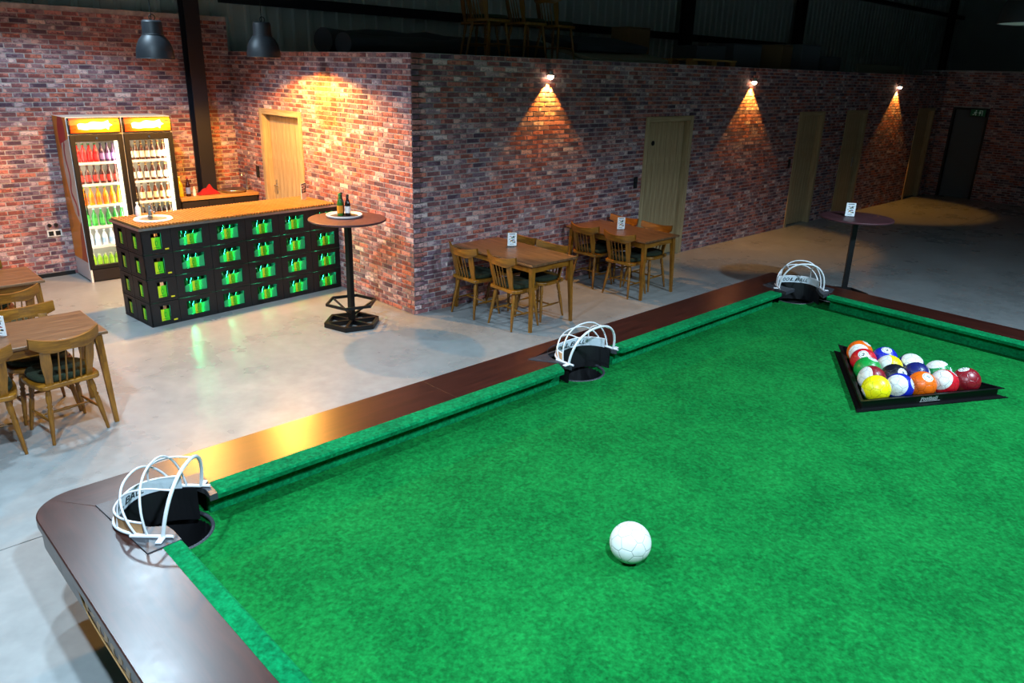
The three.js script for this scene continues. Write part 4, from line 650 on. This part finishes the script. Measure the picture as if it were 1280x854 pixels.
function crateFace(parent, W, wide, place, lit) {        // one printed side of a crate, W wide, facing local +z at z=0
  const hw = wide ? 0.128 : 0.052, y0 = wide ? 0.052 : 0.045, y1 = wide ? 0.208 : 0.215;
  const wall = extrude([[-W / 2, 0.002], [W / 2, 0.002], [W / 2, CH - 0.002], [-W / 2, CH - 0.002]], 0.012, 0, [[[-hw, y0], [hw, y0], [hw, y1], [-hw, y1]]]).translate(0, 0, -0.012);
  const rim = [span(-hw - 0.008, hw + 0.008, y1, y1 + 0.008, -0.004, 0.004), span(-hw - 0.008, hw + 0.008, y0 - 0.008, y0, -0.004, 0.004), span(-W / 2 + 0.004, W / 2 - 0.004, CH - 0.02, CH - 0.004, 0, 0.004), span(-W / 2 + 0.004, W / 2 - 0.004, 0.006, 0.02, 0, 0.004)];
  mesh('crate_wall', place(join([wall, ...rim])), M.crate, parent);
  if (wide) mesh('wave_panel', place(extrude([[-hw, y0], [hw, y0], [hw, y0 + 0.125], [0.06, y0 + 0.105], [0.035, y0 + 0.115], [-0.03, y0 + 0.105], [-0.055, y0 + 0.085], [-hw, y0 + 0.062]], 0.003).translate(0, 0, -0.022)), M.greenPanel, parent).userData.label = 'green wave shaped panel';
  const lw = wide ? 0.037 : 0.044, lh = wide ? 0.108 : 0.125;
  mesh('label_panel', place(new THREE.PlaneGeometry(lw * 2, lh, 4, 1).translate(0, y0 + lh / 2 + 0.002, -0.012)), labelMat, parent).userData.label = 'yellow green label panel';
}
function crate(label, pos, turn, W, Dp, wide, side) {
  const t = thing('beer_crate', label, 'crate', pos, turn, side ? 'corner crates of the bar front' : 'beer crates of the bar front');   // local: front face at z=0, body to z=-Dp
  crateFace(t, W, wide, g => g);
  if (side) { crateFace(t, side, false, g => g.rotateY(-Math.PI / 2).translate(-W / 2, 0, -side / 2)); mesh('price_tag', span(W / 2 - 0.075, W / 2 - 0.035, 0.035, 0.05, 0.0, 0.005), tagMat, t).userData.label = 'small yellow tag'; }
  else mesh('crate_wall', span(-W / 2, -W / 2 + 0.01, 0.004, CH - 0.004, -Dp, -0.013), M.crate, t);
  mesh('crate_wall', span(W / 2 - 0.01, W / 2, 0.004, CH - 0.004, -Dp, -0.013), M.crate, t);
  mesh('crate_floor', span(-W / 2 + 0.012, W / 2 - 0.012, 0.004, 0.014, -Dp, -0.014), M.crate, t);
  return t;
}
{
  const GL = new THREE.Color().setRGB(0.02, 1.0, 0.42); const glassGreen = liquid(0x0c5a22, 0.1); let b0 = null;
  const cw = 0.423, c0 = 0.31; const cols = ['next to the corner column', 'second from the corner column', 'third from the corner column', 'second from the brick wall', 'against the brick wall']; const rowN = ['bottom', 'second', 'third', 'top'];
  for (let r = 0; r < 4; r++) {
    crate(`black crate at the bar corner with yellow tag, ${rowN[r]} row`, toBar(c0 / 2, r * CH, 0), BAR.turn, c0 - 0.003, 0.3, false, 0.345);
    for (let k = 0; k < 5; k++) {
      const x = c0 + cw * (k + 0.5); crate(`black beer crate with glowing green panel, ${rowN[r]} row, ${cols[k]}`, toBar(x, r * CH, 0), BAR.turn, cw - 0.004, 0.22, true);
      for (const q of [-0.08, 0.0, 0.08]) { const p = toBar(x + q, r * CH + 0.0145, -0.075); const lab = `green glass bottle inside the ${rowN[r]} row crate ${cols[k]}`; if (!b0) b0 = bottle('crate_bottle', lab, 'bottles inside the crates', p, { h: 0.205, r: 0.028, mat: glassGreen, label: plain(0x3a9a3a), cap: plain(0x1c3a24), nr: 0.012 }); else dup(b0, p, 0, lab); }
    }
    // second column on the short side of the bar
    const p = toBar(0, r * CH, -0.345 - 0.16); crate(`black crate on the short side of the bar facing the tables, ${rowN[r]} row`, p, BAR.turn - Math.PI / 2, 0.315, 0.28, false);
  }
  // led strips inside the bar, one behind each column
  for (let k = 0; k < 5; k++) {
    const x = c0 + cw * (k + 0.5) ; const t = thing('led_strip', `green light strip inside the bar, column ${['next to the corner', 'two', 'three', 'four', 'by the wall'][k]}`, 'light', toBar(x, 0, -0.24), BAR.turn, 'green light strips inside the bar');
    mesh('channel', span(-0.02, 0.02, 0.02, 1.02, -0.012, 0), M.black, t); mesh('led_glow', span(-0.014, 0.014, 0.025, 1.015, 0, 0.004), glow(GL, 2.2), t);
    const l = new THREE.RectAreaLight(GL, 320, 0.03, 1.0); const p = toBar(x, 0.52, -0.234), q = toBar(x, 0.52, 1); l.position.set(...p); l.lookAt(...q); scene.add(l);
    const ln = new THREE.RectAreaLight(GL, 34, 0.03, 1.0); const pn = toBar(c0 / 2, 0.52, -0.234); if (k === 0) { ln.position.set(...pn); ln.lookAt(...toBar(c0 / 2 - 0.4, 0.52, 0.5)); scene.add(ln); }
  }
  { const bb = thing('back_board', 'black board closing the bar behind the lit crates', 'board', toBar(0, 0, 0), BAR.turn); mesh('panel', span(0.33, 2.40, 0.001, 1.02, -0.275, -0.262), M.black, bb); for (const x of [0.36, 1.36, 2.36]) mesh('batten', span(x - 0.02, x + 0.02, 0.001, 1.02, -0.30, -0.2755), M.black, bb); }
  // worktop of narrow wooden slats with a metal edge
  const T = thing('bar_counter', 'ribbed wooden counter with a metal edge lying on the crates', 'counter', [BAR.x, 4 * CH + 0.001, BAR.z], BAR.turn);
  const L = 2.40, Dp = 0.70;
  mesh('board', metric(span(-0.015, L, 0, 0.026, -Dp, 0.02)), M.darkPanel, T);
  const sl = []; for (let x = -0.005; x < L - 0.03; x += 0.036) sl.push(rbox(0.0215, 0.022, Dp + 0.004, x + 0.014, 0.036, -Dp / 2 + 0.012, 0.005, 1)); const hole = null;
  mesh('slat_surface', metric(join(sl), 'z'), M.slat, T).userData.kind = 'stuff';
    mesh('metal_edge', [span(-0.02, L, 0.0, 0.024, 0.0205, 0.026), span(-0.021, -0.0155, 0.0, 0.024, -Dp, 0.026)], M.steel, T);
  const Y = 4 * CH + 0.048;
  const s = thing('bar_sink', 'round white rimmed rinse basin set in the bar top', 'sink', toBar(0.28, Y, -0.30), BAR.turn);
  mesh('rim', lathe([[0.135, 0.004], [0.15, 0.014], [0.185, 0.016], [0.195, 0.004], [0.19, 0], [0.135, 0]], 44), M.whitePaint, s); mesh('basin', lathe([[0, 0.001], [0.08, 0.0015], [0.137, 0.006]], 44), M.steel, s);
  const f = thing('bar_tap', 'small chrome tap behind the white rimmed basin', 'tap', toBar(0.31, Y + 0.014, -0.425), BAR.turn);
  mesh('body', lathe([[0, 0], [0.03, 0], [0.026, 0.012], [0.022, 0.07], [0.024, 0.10], [0.016, 0.115], [0, 0.118]], 20), M.chrome, f); mesh('spout', tube([[0, 0.055, 0], [0, 0.075, 0.05], [0, 0.065, 0.10], [0, 0.045, 0.11]], 0.011, 20, 8), M.chrome, f); mesh('lever', bar([0, 0.112, 0], [0.0, 0.135, 0.06], 0.006), M.chrome, f);
  bottle('soap_bottle', 'white soap bottle on the bar beside the rinse basin', null, toBar(0.24, Y, -0.56), { h: 0.15, r: 0.028, mat: liquid(0xdedee2), label: plain(0xe8e8ec), cap: plain(0xf0f0f0), nr: 0.01 });
  const mt = canvasTex(128, 192, (c, w, h) => { c.fillStyle = '#1a1714'; c.fillRect(0, 0, w, 116); c.fillStyle = '#e9e2d4'; for (const [x, y, q, k] of [[16, 14, 40, 26], [66, 14, 46, 12], [66, 34, 30, 30], [16, 50, 42, 20], [24, 80, 80, 10], [16, 98, 52, 6]]) c.fillRect(x, y, q, k); c.fillStyle = '#f1ede4'; c.fillRect(0, 116, w, 76); });
  const m = thing('menu_stand', 'black and white menu stand on the bar by the door', 'menu card', toBar(2.2, Y, -0.40), 0.55);
  mesh('foot', rbox(0.11, 0.01, 0.07, 0, 0.005, 0, 0.003), M.acrylic, m); mesh('card', box(0.11, 0.19, 0.005, 0, 0.105, 0), M.white, m); mesh('card_print', new THREE.PlaneGeometry(0.11, 0.19).translate(0, 0.105, 0.003), std({ map: mt, roughness: 0.4 }), m);
}
{ // tray with two bottles on the near standing table
  const Y = 1.166; const t = thing('serving_tray', 'round pale serving tray on the dark red standing table', 'tray', [-0.70, Y, -0.27]);
  mesh('dish', lathe([[0, 0.002], [0.15, 0.002], [0.168, 0.008], [0.178, 0.024], [0.186, 0.026], [0.19, 0.022], [0.182, 0.004], [0.165, 0], [0, 0]], 48), M.white, t); mesh('mat', cyl(0.148, 0.148, 0.003, 0, 0.004, 0, 40), std({ color: 0x4a3f3c, roughness: 0.8 }), t);
  bottle('bottle', 'green bottle with orange label on the serving tray', null, [-0.735, Y + 0.006, -0.29], { h: 0.235, r: 0.031, mat: liquid(0x2f6a22), label: plain(0xd8881c), label2: plain(0x3a8a30), cap: plain(0x2a8a3a) });
  bottle('bottle', 'dark brown bottle with white label on the serving tray', null, [-0.66, Y + 0.006, -0.26], { h: 0.22, r: 0.03, mat: liquid(0x1a0e10), label: plain(0xd8d8dc), cap: plain(0x2a2024) });
  bottle('bottle', 'dark bottle behind the others on the serving tray', null, [-0.69, Y + 0.006, -0.335], { h: 0.235, r: 0.03, mat: liquid(0x1c0f10), label: plain(0x5a3420), cap: plain(0x401a1c) });
}

// ------------------------------------------------------------------ things stored on top of the brick rooms
{
  const y = 2.791;
  const G = 'chairs stored on top of the brick rooms';
  chair(1.75, -0.75, H, 'pub chair stored on the upper deck, nearest the bar', G, y);
  chair(2.15, -1.35, H + 0.3, 'pub chair stored on the upper deck, further back', G, y);
  chair(2.45, -0.80, H - 0.1, 'pub chair stored on the upper deck above the first wall spot', G, y);
  chair(3.05, -0.85, H + 0.1, 'pub chair stored on the upper deck nearest the white board', G, y);
  // dark rolled tarpaulin near the bar end
  const tp = (lab, x0, x1, z, r) => { const g = new THREE.CylinderGeometry(r, r * 1.1, x1 - x0, 18, 12).rotateZ(Math.PI / 2); const p = g.attributes.position; for (let i = 0; i < p.count; i++) { const x = p.getX(i); const k = 1 + 0.12 * Math.sin(x * 7 + z) + 0.08 * Math.sin(x * 17); p.setY(i, p.getY(i) * k * 0.7); p.setZ(i, p.getZ(i) * k); } g.computeVertexNormals(); const m = mesh('rolled_tarpaulin', g, M.tarp); m.position.set((x0 + x1) / 2, y + r * 0.80, z); tag(m, lab, 'tarpaulin', 'rolled tarpaulins'); };
  tp('dark rolled tarpaulin lying along the upper deck edge above the oak door', 0.4, 3.2, -1.9, 0.16); tp('dark rolled tarpaulin further back on the upper deck', 0.6, 4.6, -2.7, 0.22);
  const bd = mesh('white_board', rbox(1.9, 0.05, 0.8, 0, 0, 0, 0.01), M.sheet); bd.position.set(4.3, y + 0.13, -0.9); bd.rotation.set(0.22, 0.05, 0); tag(bd, 'pale board lying tilted on the upper deck beside the stored chairs', 'board');
  const mat = mesh('folded_mat', rbox(1.7, 0.1, 0.7, 0, 0, 0, 0.03), M.tarp); mat.position.set(4.2, y + 0.27, -1.1); mat.rotation.set(0.2, 0.05, 0); tag(mat, 'dark folded mat on the tilted pale board', 'mat');
  const pl = thing('pallet', 'wooden pallet lying near the edge of the upper deck', 'pallet', [5.9, y, -0.55]);
  for (const z of [-0.35, 0, 0.35]) for (const x of [-0.55, 0, 0.55]) mesh('block', metric(span(x - 0.07, x + 0.07, 0.001, 0.09, z - 0.05, z + 0.05)), M.counter, pl);
  for (let i = 0; i < 5; i++) mesh('plank', metric(span(-0.62, 0.62, 0.091, 0.113, -0.4 + i * 0.175, -0.28 + i * 0.175)), M.counter, pl);
  const boxes = [[7.2, -1.3, 0.7, 0.35, 0.6, 'boxGrey', 'grey box on the upper deck beyond the pallet'], [8.2, -1.2, 0.8, 0.42, 0.6, 'boxGrey', 'tall grey box on the upper deck'], [9.3, -1.0, 0.5, 0.45, 0.5, 'cardboard', 'cardboard box among the grey boxes on the upper deck'], [10.0, -0.9, 0.7, 0.48, 0.6, 'boxGrey', 'grey bundle next to the cardboard box'], [11.2, -1.0, 0.9, 0.3, 0.6, 'boxGrey', 'low grey box at the far end of the upper deck'], [6.4, -2.2, 0.6, 0.62, 0.4, 'cardboard', 'brown carton far back on the upper deck']];
  for (const [x, z, w, h, d, m, lab] of boxes) { const t = thing('storage_box', lab, 'box', [x, y, z], rr(-0.2, 0.2), 'boxes stored on the upper deck'); mesh('carton', rbox(w, h, d, 0, h / 2, 0, 0.02), M[m], t); mesh('lid_flap', rbox(w / 2 - 0.005, 0.012, d, -w / 4, h + 0.006, 0, 0.004), M[m], t); mesh('lid_flap', rbox(w / 2 - 0.005, 0.012, d, w / 4, h + 0.006, 0, 0.004), M[m], t); }
  const sheet = mesh('yellow_panel', rbox(2.6, 0.22, 0.04, 0, 0.11, 0, 0.005), M.sheet); sheet.position.set(13.9, y, -0.8); tag(sheet, 'pale yellowish panel standing at the far end of the upper deck', 'panel');
}

renderer.render(scene, camera);
